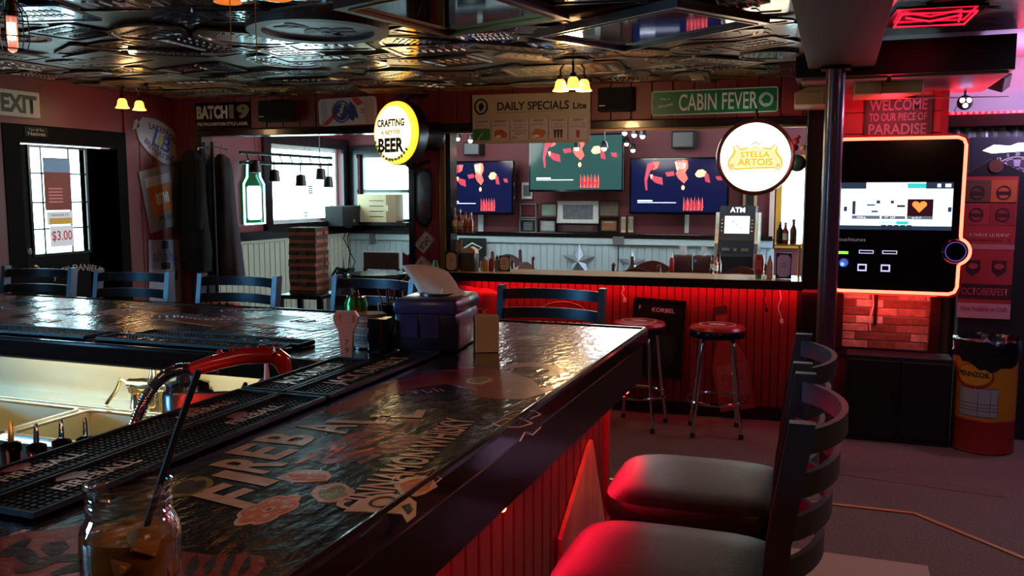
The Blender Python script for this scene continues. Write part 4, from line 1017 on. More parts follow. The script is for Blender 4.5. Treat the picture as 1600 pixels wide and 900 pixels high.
# cluster of knick-knacks beside the sign
t = pthing('hanging_ornaments', 'dark cluster of small ornaments with a green ball hanging beside the round glowing sign', 'ornament', -.13, 1.98, .02)
r = random.Random(9)
for k in range(14):
    B().sphere((r.uniform(-.09, .09), r.uniform(-.02, .03), r.uniform(-.24, -.02)), r.uniform(.014, .03), 8).build('ornament', (m_matte, m_burg, m_grey, m_red, m_tan)[k % 5], t, True)
B().sphere((.035, 0, -.27), .062, 14).build('green_ball', M('dark_green_ball', '123a34', .4), t, True); B().sphere((-.03, -.02, -.33), .026, 10).build('ornament', m_matte, t, True)
B().tube([(-.10, 0, 0), (.10, 0, .0)], .006, 6).build('rod', m_matte, t)
B().lathe([(.03, 0), (.03, .008)], (-.03, .0, .004), 12).build('puck_light', glow('puck_glow', 'f4ffb0', 3), t)
# glass thermometer mirror on the post
t = pthing('wall_mirror', 'tall narrow mirror with dark red marking on the post beside the opening', 'mirror', -3.015, 1.455, -.012)
pts = ell(0, .17, .062, .058, 12, 0, PI) + [(-.062, -.17), (-.02, -.23), (.02, -.23), (.062, -.17)]
B().prism(pts, 'y', 0, .008).build('glass', M('mirror_silver', 'c9d2d8', .06, 1), t); B().ring(scale2(pts, (0, -.02), 1.05), scale2(pts, (0, -.02), .93), 'y', -.004, .01).build('bevel_edge', m_blackgloss, t)
B().tube([(-.03, -.004, .16), (0, -.004, .06), (.025, -.004, .16)], .003, 6).build('etched_mark', m_grey, t); B().box(-.006, .006, -.005, -.002, -.13, -.03).build('red_tube', m_red, t)
text('~~~~', .05, .02, m_ink, t, (0, -.185), off=-.0025, bold=.02)
# two licence plates
for (z, s_, q, a, lb) in ((1.085, '872AT', 'XN', .85, 'white licence plate turned on its corner on the post, upper of two'), (.885, '217 T', '', -.70, 'white licence plate turned on its corner, lower of two, partly hidden by the counter')):
    t = pthing('licence_plate', lb, 'plate', -3.02, z, -.006); t.rotation_euler = (0, -a, PA)
    board(t, .165, .115, M('plate_white', 'b6b4bd', .35) if z > 1 else bpy.data.materials['plate_white'], .012, .003); frame(t, .16, .11, .004, m_cb, -.0015, 0, 'border', .01)
    text(s_, .12, .05, m_cb, t, (0, -.008), off=-.002, bold=.03); text('~~~~~~~~~', .08, .013, m_cb, t, (0, .038), off=-.002); 
    if q: text(q, .03, .022, m_cr, t, (.05, -.04), off=-.002)
# wire rack of hot sauce bottles on the jamb
def sauce(x, y, z, label, body, lab_, h=.15, rr=.02, cap=None, group=None, rz=0):
    c = thing('sauce_bottle', label, 'bottle', (x, y, z), rz, group)
    B().lathe([(rr * .9, 0), (rr, .006), (rr, h * .58), (rr * .45, h * .76), (rr * .4, h * .9)], n=16).build('bottle_body', body, c, True)
    B().lathe([(rr * .5, h * .88), (rr * .5, h), (rr * .4, h * 1.01)], n=12).build('cap', cap or m_matte, c, True)
    B().lathe([(rr * 1.03, h * .15), (rr * 1.03, h * .5)], n=16, cap=False).build('label', lab_, c, True)
    return c
t = pthing('wire_rack', 'small black wire rack of sauce bottles fixed on the opening jamb', 'rack', -2.70, 1.165, .05)
B().tube([(-.10, -.035, 0), (.10, -.035, 0), (.10, .035, 0), (-.10, .035, 0)], .003, 6, True).tube([(-.10, -.035, .05), (.10, -.035, .05), (.10, .035, .05), (-.10, .035, .05)], .003, 6, True).build('rails', m_matte, t)
for k in range(7): B().tube([(-.10 + k * .0333, -.035, .05), (-.10 + k * .0333, -.035, 0), (-.10 + k * .0333, .035, 0), (-.10 + k * .0333, .035, .05)], .002, 5).build('wire', m_matte, t)
m_so = M('hot_sauce_orange', 'a84a1c', .2, coat=.4); m_sr = M('hot_sauce_red', '8d2416', .2, coat=.4); m_ctan = M('tan_sauce', '8a5a34', .3)
for k, (hh, m_, cp_, lb) in enumerate(((.20, m_ctan, m_tan, 'tall tan sauce bottle at the left of the wire rack'), (.185, m_sr, m_txt, 'sauce bottle with a white cap in the wire rack'), (.165, m_so, m_red, 'orange sauce bottle in the middle of the wire rack'), (.16, m_so, m_txt, 'orange-red sauce bottle at the right of the wire rack'))):
    p = PT(-2.775 + k * .048, 1.170, .05); sauce(p.x, p.y, p.z, lb, m_, m_cream if k < 2 else m_so, hh, .02, cp_, 'hot sauce bottles in the wire rack')

# ---- on the counter
CZ = .8512
def cthing(name, label, cat, u, off, group=None, z=CZ, rz=0): return thing(name, label, cat, PT(u, z, off), PA + rz, group)
def card_holder(u, off, label, w_=.12, h_=.17, rz=0, blue=False, z=CZ):
    t = cthing('table_card', label, 'card', u, off, 'framed menu cards on the counters', z, rz)
    B().box(-w_ / 2, w_ / 2, 0, .02, 0, h_, .003).build('holder', M('navy_card', '141a38', .4) if blue else m_matte, t)
    k = .78; c = .3
    hw, hh = w_ * .42, h_ * .43
    P_ = [(-hw * .55, -hh), (hw * .55, -hh), (hw, -hh * .7), (hw, hh * .7), (hw * .55, hh), (-hw * .55, hh), (-hw, hh * .7), (-hw, -hh * .7)]
    B().prism([(x, z_ + h_ / 2) for x, z_ in P_], 'y', -.002, 0).build('octagon_paper', M('card_pink', 'b89a92', .5, var=.1) if not blue else M('card_lilac', 'a49db4', .5, var=.1), t)
    for i in range(3): B().box(-hw * .5, hw * .4, -.003, -.002, h_ * .45 + i * .014, h_ * .45 + i * .014 + .003).build('print', m_txr, t)
card_holder(-2.775, -.03, 'black framed table card with octagonal paper at the left end of the counter', .105, .165)
card_holder(-2.36, .10, 'small black framed table card near the ketchup bottles on the counter', .092, .13)
card_holder(-.165, .06, 'blue framed table card with octagonal paper at the right end of the counter', .115, .195, blue=True)
t = cthing('menu_stand', 'tall clear menu stand with faded print at the left end of the counter', 'stand', -2.86, .12)
B().box(-.012, .125, 0, .004, 0, .255).build('sheet', M('menu_sheet', '9a9790', .4, var=.3, vs=30), t); B().box(-.014, -.010, -.03, .03, 0, .24).build('edge', m_steel, t)
t = cthing('napkin_dispenser', 'grey metal napkin dispenser with a folded napkin on top, left part of the counter', 'dispenser', -2.655, .08)
B().box(-.065, .065, -.06, .06, 0, .15, .008).build('body', M('dispenser_grey', '57504a', .35, .5), t, True); B().prism([(-.066, .145), (.066, .145), (.06, .175), (.02, .20), (-.06, .18)], 'y', -.045, .045).build('napkin', M('kraft_napkin', 'b99f84', .8), t)
def squeeze(u, off, h, rr, body, cap, label, group=None, z=CZ):
    p = PT(u, z, off); c = thing('squeeze_bottle', label, 'bottle', p, 0, group)
    B().lathe([(rr * .9, 0), (rr, .008), (rr * .95, h * .5), (rr, h * .62), (rr * .75, h * .78)], n=16).build('bottle_body', body, c, True)
    B().lathe([(rr * .7, h * .77), (rr * .65, h * .88), (rr * .3, h * .92), (rr * .2, h)], n=12).build('cap', cap, c, True); return c
m_must = M('mustard', 'c08a22', .4); m_ket = M('ketchup', '8d1d16', .3)
squeeze(-2.525, .10, .12, .022, m_must, m_txt, 'yellow mustard bottle on the left part of the counter')
squeeze(-2.475, .10, .115, .022, m_ket, m_ket, 'red ketchup bottle beside the yellow mustard on the counter')
squeeze(-2.428, .12, .13, .020, m_grey, m_matte, 'grey bottle with dark cap right of the red ketchup on the counter')
squeeze(-2.57, .16, .10, .018, m_wplas, m_matte, 'small pale bottle between the napkin dispenser and the mustard')
p = PT(-.345, CZ, .05); c = thing('ketchup_bottle', 'red ketchup bottle standing on its green cap at the right end of the counter', 'bottle', p)
B().lathe([(.028, .030), (.036, .045), (.040, .10), (.040, .15), (.032, .18), (.001, .182)], n=20).build('bottle_body', m_ket, c, True); B().lathe([(.026, 0), (.026, .03)], n=20).build('cap', M('green_cap2', '1d8a4a', .4), c, True); B().box(-.022, .022, -.042, -.038, .07, .14).build('label', M('ket_label', 'a8463c', .5), c)
p = PT(-.265, CZ, .04); c = thing('squeeze_bottle', 'beige squeeze bottle between the red ketchup and the blue card', 'bottle', p)
B().lathe([(.02, 0), (.022, .01), (.0215, .12), (.014, .14)], n=16).build('bottle_body', M('beige_bottle', 'b08a68', .4), c, True); B().lathe([(.012, .138), (.010, .155), (.005, .175)], n=12).build('cap', M('beige_cap', '8d5a44', .4), c, True)
# ledge with bottles in the jamb at the right
t = pthing('corner_shelf', 'yellow-edged shelf at the right end of the opening holding ketchup bottles', 'shelf', -.13, 1.10, .30)
B().box(-.10, .09, -.06, .06, -.012, 0).build('board', m_yel, t); B().box(.075, .09, -.06, .06, -.25, -.012).build('bracket', m_yel, t); B().tube([(-.1, -.055, .03), (.09, -.055, .03)], .003, 6).build('rail', m_matte, t)
for k, (u, h_, m_, lb) in enumerate(((-.195, .17, m_matte, 'dark bottle at the left of the corner shelf'), (-.155, .165, m_ket, 'red ketchup bottle with white label on the corner shelf'), (-.095, .19, m_brownwood, 'brown bottle at the right of the corner shelf'))):
    p = PT(u, 1.101, .30 - .0 * k); sauce(p.x, p.y, p.z, lb, m_, m_paper if k == 1 else m_, h_, .026, m_txt if k == 1 else m_tan)

# ---- signs on the red boards under the counter
t = pthing('framed_poster', 'black framed poster with small white capitals leaning behind the left stool', 'poster', -1.085, .37, -.05); t.rotation_euler = (-.04, .05, PA)
board(t, .40, .62, M('poster_black', '0d0a0c', .3), 0, .01); frame(t, .40, .62, .014, m_trim)
text('KORBEL', .17, .032, m_txt, t, (.03, .225), off=-.002, bold=.0); text('F', .015, .03, m_txt, t, (-.15, .235), off=-.002)
dpoly(t, blob(.06, -.08, .10, .13, 12, .2), M('poster_dark', '1c2226', .4, var=.5, vs=10))
t = pthing('oval_tin_sign', 'dark red tin sign with an arched top and cream lettering behind the centre chair', 'sign', -1.90, .45, -.016)
pts = [(-.33, -.16), (.33, -.16), (.33, .09), (.27, .09)] + ell(.06, .07, .21, .115, 14, .1, PI - .1) + [(-.33, .05)]
B().prism(pts, 'y', 0, .012).build('board', M('maroon_sign', '7a1d22', .35, coat=.3), t)
B().tube([(x, -.002, z) for x, z in ell(.06, .07, .205, .11, 14, .1, PI - .1)], .003, 5).build('edge_line', m_skr, t)
text('M.W. HERON\'S', .26, .03, m_txt, t, (.06, .09), off=-.002, curve=-.0, bold=.01); text('COMFORT', .46, .085, m_skr, t, (.05, -.02), off=-.002, bold=.04)
text('~' * 20, .4, .03, m_skr, t, (.0, -.11), off=-.002, bold=.02)
t = pthing('cloth_banner', 'crumpled red cloth banner with cream lettering hanging under the left end of the counter', 'banner', -2.60, .52, -.05)
q = B(); rows = []
for i in range(8):
    rows.append([q._v((-.27 + .56 * k / 12 + (.1 * (i / 7.) if k > 6 else 0), .022 * math.sin(k * 1.3 + i * .5) + .008 * math.sin(i * 2.1 + k), .24 - .45 * i / 7 + .03 * math.sin(k * .8) - (.12 * max(0, (k - 6) / 6) * (1 - i / 7)))) for k in range(13)])
for a, b in zip(rows, rows[1:]):
    for k in range(12): q.bm.faces.new((a[k], a[k + 1], b[k + 1], b[k]))
o = q.build('cloth', M('banner_red', 'a01c2c', .5, var=.25), t, True); so = o.modifiers.new('thick', 'SOLIDIFY'); so.thickness = .002
text('JACK', .17, .07, m_skr, t, (.07, .01), off=-.036, ang=-.08, bold=.0); text('FIRE', .15, .07, m_skr, t, (.06, -.09), off=-.036, ang=-.08)
B().prism(rrect(-.05, .02, .05, .14, .01), 'y', -.034, -.032).build('bottle_patch', m_matte, t)
t = pthing('bottle_cutout', 'tall red bottle-shaped cut-out sign leaning on the red boards behind the right stool', 'sign', -.53, .18, -.06); t.rotation_euler = (-.05, -.20, PA)
pts = [(-.13, -.33), (.13, -.33), (.14, .0), (.10, .12), (.045, .22), (.04, .38), (.05, .40), (.05, .47), (-.05, .47), (-.05, .40), (-.04, .38), (-.045, .22), (-.10, .12), (-.14, 0)]
B().prism(pts, 'y', 0, .012).build('board', M('cutout_red', '8f2a28', .45, var=.2), t); dpoly(t, [(-.045, .24), (.045, .24), (.045, .33), (-.045, .33)], M('neck_label', 'b5643c', .5)); dpoly(t, [(-.11, -.22), (.11, -.22), (.11, .02), (-.11, .02)], M('faint_label', '9c4440', .5, var=.4, vs=30)); dpoly(t, [(-.05, .405), (.05, .405), (.05, .47), (-.05, .47)], m_burgdk)
text('~~~~~', .16, .06, m_skr2, t, (0, -.08), off=-.002)
for (u, ln, lb) in ((-1.36, .10, 'thin white cord hanging from the counter left of the black poster'), (-.19, .22, 'thin white cord hanging at the right end of the counter'), (-.30, .14, 'thin black cord with plug hanging under the counter near its right end')):
    p = PT(u, .78, -.05); solo(B().tube([(0, 0, 0), (.012, 0, -ln * .3), (-.008, 0, -ln * .6), (.02, 0, -ln)], .0035, 6).box(.008, .032, -.01, .01, -ln - .03, -ln), 'cord', m_wplas if 'white' in lb else m_matte, lb, 'cord', p)
# ================================================================ BACK ROOM
def bwall(name, label, cat, px, py, Y=9.445, group=None, rz=0): return thing(name, label, cat, Yp(px, py, Y), rz, group)
def bdim(x0, y0, x1, y1, Y=9.445): a, b = Yp(x0, y0, Y), Yp(x1, y1, Y); return abs(b.x - a.x), abs(b.z - a.z)
m_navy = M('screen_navy', '0a0f2c', .15, es=.32, eh='1a2358', var=0)
m_teal_reflect = M('screen_teal_reflect', '16302f', .15, es=.42, eh='3f6b66', var=0)  # teal of a reflection painted into the glowing screen
m_sal = glow('screen_salmon', 'ee6258', .8); m_sal2 = glow('screen_rose', 'b83a50', .55); m_scw = glow('screen_white', 'e8f0ff', 1.2); m_pea = glow('screen_peach', 'ffb08a', 1.1)
def tv(x0, y0, x1, y1, Y, label, scr, bright=0, d=.06):
    a, b = Yp(x0, y0, Y), Yp(x1, y1, Y); w_, h_ = abs(b.x - a.x), abs(b.z - a.z)
    t = thing('television', label, 'television', ((a.x + b.x) / 2, Y, (a.z + b.z) / 2), 0, 'wall televisions')
    B().box(-w_ / 2, w_ / 2, 0, d, -h_ / 2, h_ / 2, .006).build('casing', m_blackgloss, t)
    B().box(-w_ / 2 + .02, w_ / 2 - .02, -.002, 0, -h_ / 2 + .025, h_ / 2 - .018).build('screen', scr, t)
    w2, h2 = w_ - .04, h_ - .04
    def sh(pts, m): B().prism([(x * w2, z * h2) for x, z in pts], 'y', -.0032, -.0024).build('picture_shape', m, t)
    sh([(-.33, .42), (-.28, .46), (-.25, .36), (-.30, .28), (-.33, .1), (-.325, -.08), (-.345, -.08), (-.36, .12)], m_sal2)
    sh([(-.27, .46), (-.20, .46), (-.22, .34), (-.27, .30)], m_sal); sh([(-.27, .20), (-.17, .16), (-.16, .02), (-.24, .06), (-.29, .14)], m_sal2); sh([(-.30, .22), (-.27, .22), (-.27, .14), (-.29, .14)], m_pea)
    sh([(-.02, .48), (.09, .48), (.10, .34), (.07, .26), (.10, .14), (.06, .05), (.0, .14), (-.03, .24), (.0, .32)], m_sal)
    if bright:
        sh([(-.04, .46), (.06, .49), (.10, .40), (.06, .24), (-.02, .30)], m_pea); sh([(-.01, .44), (.05, .46), (.07, .38), (.04, .30), (.0, .34)], m_scw)
    sh(ell(.05, -.03, .018, .045, 12), m_pea)
    sh([(.17, .22), (.20, .30), (.25, .31), (.29, .26), (.27, .18), (.22, .16), (.19, .17)], m_pea); sh([(.27, .26), (.31, .22), (.33, .06), (.28, .08), (.27, .17)], m_sal2)
    sh([(.38, .18), (.44, .18), (.45, .10), (.40, .11)], m_sal2); sh([(-.14, .26), (-.05, .28), (-.04, .20), (-.12, .18)], m_sal2)
    for k in range(11):
        x = .06 + k * .019; sh([(x - .006, -.46), (x + .008, -.46), (x + .004 + .006 * (k % 3), -.24 - .05 * (k % 3)), (x, -.20 - .04 * (k % 2))], m_sal2 if k % 2 else m_sal)
    sh([(.05, -.40), (.27, -.40), (.26, -.35), (.06, -.34)], m_sal2)
    sh([(-.43, -.265), (-.27, -.265), (-.27, -.29), (-.43, -.29)], m_scw); sh([(-.43, -.305), (-.02, -.305), (-.02, -.318), (-.43, -.318)], m_scw)
    B().box(-.1, .1, d, 9.452 - Y, -.08, .08).build('wall_mount', m_black, t)
    return t
tv(690, 252, 802, 336, 9.2, 'wall television with a dark blue picture, leftmost of the three, behind the post', m_navy, 1)
t = tv(826, 211, 974, 300, 9.1, 'wall television with a teal reflection tint, highest of the three, above the framed photographs', m_teal_reflect, 0)
tv(984, 247, 1138, 336, 9.2, 'dark blue wall television, rightmost of the three, left of the glowing round sign', m_navy, 1)
def pic(x0, y0, x1, y1, label, fr, matt, art, cat='picture', shapes=0, name='framed_picture', group=None):
    a, b = Yp(x0, y0, 9.44), Yp(x1, y1, 9.44); w_, h_ = abs(b.x - a.x), abs(b.z - a.z)
    t = thing(name, label, cat, ((a.x + b.x) / 2, 9.435, (a.z + b.z) / 2), 0, group)
    f = min(w_, h_) * .09
    frame(t, w_, h_, f, fr, -.015, .01); 
    B().box(-w_ / 2 + f, w_ / 2 - f, -.002, .008, -h_ / 2 + f, h_ / 2 - f).build('mount', matt, t)
    B().box(-w_ * .36, w_ * .36, -.004, -.002, -h_ * .33, h_ * .33).build('artwork', art, t)
    for k in range(shapes): B().box(-w_ * .25, w_ * .25, -.005, -.004, h_ * (.2 - k * .12), h_ * (.23 - k * .12)).build('print', m_txt, t)
    return t
def art(n, h, vs=9, var=.7): return M('art_' + n, h, .4, var=var, vs=vs)
pic(813, 318, 839, 341, 'small framed picture with dark red print, upper left of the group on the back wall', m_grey, m_ink, art('red', '5a1c2a'))
pic(844, 316, 872, 340, 'small framed picture with red shape on pale green, left of the large photograph', m_brownwood, m_grey, art('car', '7a8f80'))
pic(812, 342, 839, 364, 'small plaque with fine print, lower left of the frames on the back wall', m_grey, m_ink, art('plaque', '1e2a2a'), shapes=5)
pic(842, 342, 870, 364, 'small black framed print with bold white emblem, left of the large photograph', m_trim, m_grey, art('emblem', '9aa0a0', 14), shapes=2)
pic(871, 314, 936, 349, 'large framed crowd photograph with white mount in the middle of the back wall', m_white, m_paper, art('crowd', '6d6d70', 26))
pic(871, 349, 936, 364, 'low dark framed print below the large crowd photograph', m_trim, m_burgdk, art('low', '4a3a38', 12))
pic(936, 313, 968, 339, 'brown framed team photograph at the upper right of the large photograph', m_brownwood, m_grey, art('team', '6e5b4c', 14))
pic(936, 341, 967, 364, 'small framed sunset picture at the lower right of the large photograph', m_trim, m_ink, art('sunset', '8a5c3c', 7), shapes=1)
for (x0, x1, lb) in ((970, 979, 'tall narrow pale plaque, left one of a pair'), (981, 991, 'tall narrow pale plaque, right one of a pair')):
    pic(x0, 337, x1, 364, lb + ' left of the right television', m_brownwood, m_cream, art('pl' + str(x0), 'a39c84', 20, .2), 'plaque', 0, 'plaque')
pic(816, 285, 832, 311, 'small white framed disc on the back wall between the televisions', m_white, m_paper, art('disc', '5c666a', 5))
solo(B().box(-.03, .03, -.02, 0, 0, .33), 'conduit', m_white, 'white vertical cable cover under the left television', 'cable cover', Yp(752, 364, 9.45) + Vector((0, -.002, -.0)))
solo(B().box(-.02, .02, -.02, 0, 0, .22), 'conduit', m_white, 'white vertical cable cover under the right television', 'cable cover', Yp(1073, 364, 9.45) + Vector((0, -.002, -.0)))
solo(B().box(-.3, 0, -.015, 0, 0, .015).box(-1.4, .0, -.02, 0, .0, .012), 'cable_duct', m_white, 'thin white cable duct running along the back wall rail', 'duct', (-.75, 9.39, .935))
t = bwall('junction_box', 'grey square junction box on the white wainscot under the rail', 'box', 967, 376, 9.41)
B().box(-.06, .06, -.04, .02, -.045, .045, .004).build('box', m_grey, t); B().tube([(.0, -.02, -.04), (.0, -.02, -.25), (-.02, -.02, -.5)], .006, 6).build('cable', m_matte, t)
# speakers high on the back wall
for (x, y, lb, s_) in ((743, 233, 'grey wall speaker above the left television', .1), (1070, 219, 'dark wall speaker above the right television', .12)):
    t = bwall('wall_speaker', lb, 'speaker', x, y, 9.40, 'back wall speakers'); B().box(-s_, s_, -.12, .05, -s_ * .75, s_ * .75, .008).build('cabinet', m_matte, t); B().box(-s_ * .85, s_ * .85, -.126, -.12, -s_ * .6, s_ * .6).build('grille', m_grey if s_ < .11 else m_black, t)
# track spotlights
m_bulb = glow('spot_bulb', 'fff0d8', 6)
for k, (x, y, Y, z1) in enumerate(((715, 214, 8.6, 2.55), (735, 217, 8.6, 2.55), (944, 229, 8.0, 2.55), (901, 229, 8.3, 2.55), (976, 205, 8.4, 2.55), (991, 208, 8.4, 2.55), (1004, 210, 8.4, 2.55), (979, 222, 9.0, 2.55), (989, 232, 9.0, 2.55))):
    p = Yp(x, y, Y)
    lb = ('left one of two spotlights over the left television', 'right one of two spotlights over the left television', 'lone spotlight on a long stem in front of the teal television', 'spotlight hanging just below the specials banner', 'leftmost of three spotlights right of the specials banner', 'middle of three spotlights right of the specials banner', 'rightmost of three spotlights right of the specials banner', 'upper of two spotlights right of the teal television', 'lower of two spotlights right of the teal television')[k]
    t = thing('spotlight', 'small black ' + lb, 'spotlight', p, 0, 'back room spotlights')
    B().lathe([(.018, .02), (.03, .0), (.038, -.04), (.034, -.042)], (0, 0, .03), 16, 'z').build('shade', m_black, t, True); B().sphere((0, 0, -.018), .024, 10).build('bulb', m_bulb, t, True)
    B().tube([(0, 0, .045), (0, 0, 2.548 - p.z)], .006, 6).build('stem', m_black, t)
light('spot_glow', 'POINT', (-3.6, 8.3, 2.1), (.95, .94, .9), 26, .35); light('spot_glow', 'POINT', (-1.9, 8.2, 2.1), (.95, .94, .9), 26, .35)
# cash machine
t = thing('cash_machine', 'black and silver cash machine with a lit screen beside the yellow-framed window', 'cash machine', (-.92, 8.83, -.218), 0)
B().box(-.19, .19, -.05, .35, 0, .85, .01).build('cabinet', m_black, t)
B().prism([(-.10, .85), (.35, .85), (.35, 1.58), (.05, 1.58), (-.02, 1.25), (-.12, 1.10)], 'x', -.17, .17).build('head', M('machine_black', '15171b', .35), t)
for sx in (-1, 1): B().prism([(-.13, .80), (.30, .80), (.30, 1.52), (.03, 1.52), (-.04, 1.22), (-.15, 1.08)], 'x', sx * .17 if sx > 0 else -.205, .205 if sx > 0 else -.17).build('side_panel', m_steel, t)
tl = math.atan2(.07, .33)
def onf(bx, z, h_, w_, m, name, o_=.008):
    f = (z - 1.25) / .33; y_ = -.02 + .07 * f
    q = B().box(-w_ / 2, w_ / 2, -o_, 0, -h_ / 2, h_ / 2).build(name, m, t); q.location = (bx, y_, z); q.rotation_euler = (-tl, 0, 0)
onf(0, 1.40, .17, .235, glow('machine_screen', 'dff0f2', 1.1), 'screen'); onf(0, 1.56, .05, .17, m_black, 'top_sign')
q = text('ATM', .14, .05, glow('machine_text', 'e8f4ff', 1.5), t, (0, 0), off=0, bold=.02); q.location = (0, .03, 1.545)
for sx in (-1, 1):
    for k in range(4): onf(sx * .142, 1.34 + k * .035, .012, .016, m_steel, 'key')
for (x, w_) in ((-.09, .07), (0, .03), (.09, .07)): B().box(x - w_ / 2, x + w_ / 2, -.105, -.095, 1.15, 1.18).build('slot', m_steel, t)
B().box(-.075, .075, -.118, -.108, 1.085, 1.10).build('lit_slot', glow('machine_slot', 'dff0ff', 1.5), t)
for k, z in enumerate((1.43, 1.40, 1.37)): onf(-.04 + k * .04, z, .008, .02, m_grey, 'screen_icon', .010)
t = bwall('wooden_plaque', 'narrow wooden plaque with dark panel above the cash machine', 'plaque', 1172, 318, 9.44); B().box(-.07, .07, -.02, 0, -.11, .13).build('board', m_tan, t); B().box(-.04, .04, -.024, -.02, -.08, .10).build('panel', m_ink, t)
# barn stars
def star(x, y, R_, label, Y=9.40):
    p = Yp(x, y, Y); t = thing('barn_star', label, 'star', (p.x, Y, p.z), 0, 'metal barn stars'); q = B()
    c = q._v((0, -.06, 0)); V = []
    for k in range(10):
        a = PI / 2 + k * PI / 5; rr = R_ if k % 2 == 0 else R_ * .4; V.append(q._v((rr * math.cos(a), 0, rr * math.sin(a))))
    for k in range(10): q.bm.faces.new((c, V[k], V[(k + 1) % 10]))
    q.bm.faces.new(V[::-1]); q.build('star', M('star_metal', 'a3aeb6', .35, .5) if 'star_metal' not in bpy.data.materials else bpy.data.materials['star_metal'], t)
star(905, 408, .20, 'large pale metal barn star on the white wainscot in the middle of the room'); star(987, 412, .16, 'smaller pale metal barn star behind the wooden chairs')
# dining chairs with arched top rails
m_chw = M('chair_wood', '4e2015', .3, coat=.3, var=.3)
def dchair(x, y, rz, label):
    t = thing('dining_chair', label, 'chair', (x, y, -.218), rz, 'wooden dining chairs in the back room')
    B().box(-.21, .21, -.20, .22, .43, .46, .01).build('seat', m_chw, t)
    for sx in (-1, 1):
        B().tube([(sx * .20, .20, 0), (sx * .20, .22, .45), (sx * .205, .27, 1.05)], .018, 8).lathe([(.014, 0), (.02, .02), (.001, .04)], (sx * .205, .27, 1.05), 8).build('back_post', m_chw, t, True)
        B().tube([(sx * .19, -.18, 0), (sx * .19, -.18, .43)], .018, 8).build('leg', m_chw, t, True)
    arc = [(-.19, .86), (-.19, .97)] + [(-.19 + .38 * k / 10, .97 + .075 * math.sin(PI * k / 10)) for k in range(1, 10)] + [(.19, .97), (.19, .86)] + [(.19 - .38 * k / 10, .86 + .05 * math.sin(PI * k / 10)) for k in range(1, 10)]
    B().prism(arc[::-1], 'y', .245, .268).build('top_rail', m_chw, t)
    for k in range(5): B().tube([(-.13 + k * .065, .215, .46), (-.13 + k * .065, .25, .88)], .008, 6).build('spindle', m_chw, t, True)
    return t
def at(px, Y): return Yp(px, 400, Y).x
dchair(at(1004, 8.0), 8.0, PI, 'arched wooden dining chair nearest the counter, left of the two napkin holders')
dchair(at(1028, 8.9), 8.9, PI, 'arched wooden dining chair farther back, left of the two napkin holders')
dchair(at(1157, 7.75), 7.75, PI, 'arched wooden dining chair nearest the counter, in front of the cash machine')
dchair(at(1165, 8.45), 8.45, PI, 'arched wooden dining chair farther back, in front of the cash machine')
dchair(at(818, 8.9), 8.9, 1.1, 'wooden dining chair turned sideways left of the large star, left one'); dchair(at(856, 8.0), 8.0, 1.4, 'wooden dining chair turned sideways left of the large star, right one')
# high tables with condiments behind the counter
def table(x, y, w_, d_, z, label):
    t = thing('dining_table', label, 'table', (x, y, -.218), 0); B().box(-w_ / 2, w_ / 2, -d_ / 2, d_ / 2, z - .03, z, .006).build('tabletop', m_brownwood, t); B().lathe([(.04, .02), (.04, z - .03)], n=14).build('pedestal', m_black, t); B().box(-.28, .28, -.03, .03, 0, .03).box(-.03, .03, -.28, .28, .0, .03).build('foot', m_black, t); return t
table(at(1083, 8.3) , 8.3, .46, .34, .98, 'wooden table with two napkin dispensers behind the counter'); table(at(840, 8.48), 8.48, .3, .22, .72, 'wooden table between the sideways dining chairs')
zt = .765
for (px, lb) in ((1067, 'left'), (1099, 'right')):
    t = thing('napkin_dispenser', 'brown square napkin dispenser with white napkin, %s one of two behind the counter' % lb, 'dispenser', (at(px, 8.3), 8.3, zt), 0, 'brown napkin dispensers')
    B().box(-.085, .085, -.07, .07, 0, .15, .012).build('body', M('brown_smoke', '4a2a2c', .25, coat=.4) if lb == 'left' else bpy.data.materials['brown_smoke'], t, True)
    B().prism([(-.02, .15), (.02, .15), (.038, .235), (-.035, .24)] if lb == 'left' else [(-.012, .15), (.015, .15), (.028, .225), (-.02, .23)], 'y', -.004, .004).build('napkin', glow('white_napkin', 'd8d8d8', .0) if False else m_paper, t)
p = (at(1050, 8.2), 8.2, zt)
c = thing('squeeze_bottle', 'red squeeze bottle left of the brown napkin dispensers', 'bottle', p); B().lathe([(.024, 0), (.026, .01), (.025, .10), (.016, .13)], n=14).build('bottle_body', m_ket, c, True); B().lathe([(.014, .128), (.01, .145), (.004, .17)], n=10).build('cap', m_txt, c, True)
sauce(at(1114, 8.2), 8.2, zt, 'small dark sauce bottle right of the brown napkin dispensers', m_brownwood, m_cream, .16, .022, m_matte, 'sauce bottles behind the counter'); sauce(at(1119, 8.15), 8.15, zt, 'sauce bottle with a red cap right of the brown napkin dispensers', m_so, m_cream, .15, .02, m_red, 'sauce bottles behind the counter'); sauce(at(1124, 8.2), 8.2, zt, 'tall dark-capped sauce bottle right of the brown napkin dispensers', m_brownwood, m_cream, .175, .02, m_matte, 'sauce bottles behind the counter')
t = bwall('dark_poster', 'black poster with pale swirl leaning on the wainscot behind the counter bottles', 'poster', 738, 395, 9.38); board(t, .34, .34, m_ink, 0, .01); B().tube([(-.1, -.002, .05), (0, -.002, .11), (.12, -.002, .06), (.02, -.002, .0), (.06, -.002, -.1)], .012, 6).build('swirl', m_txt, t)
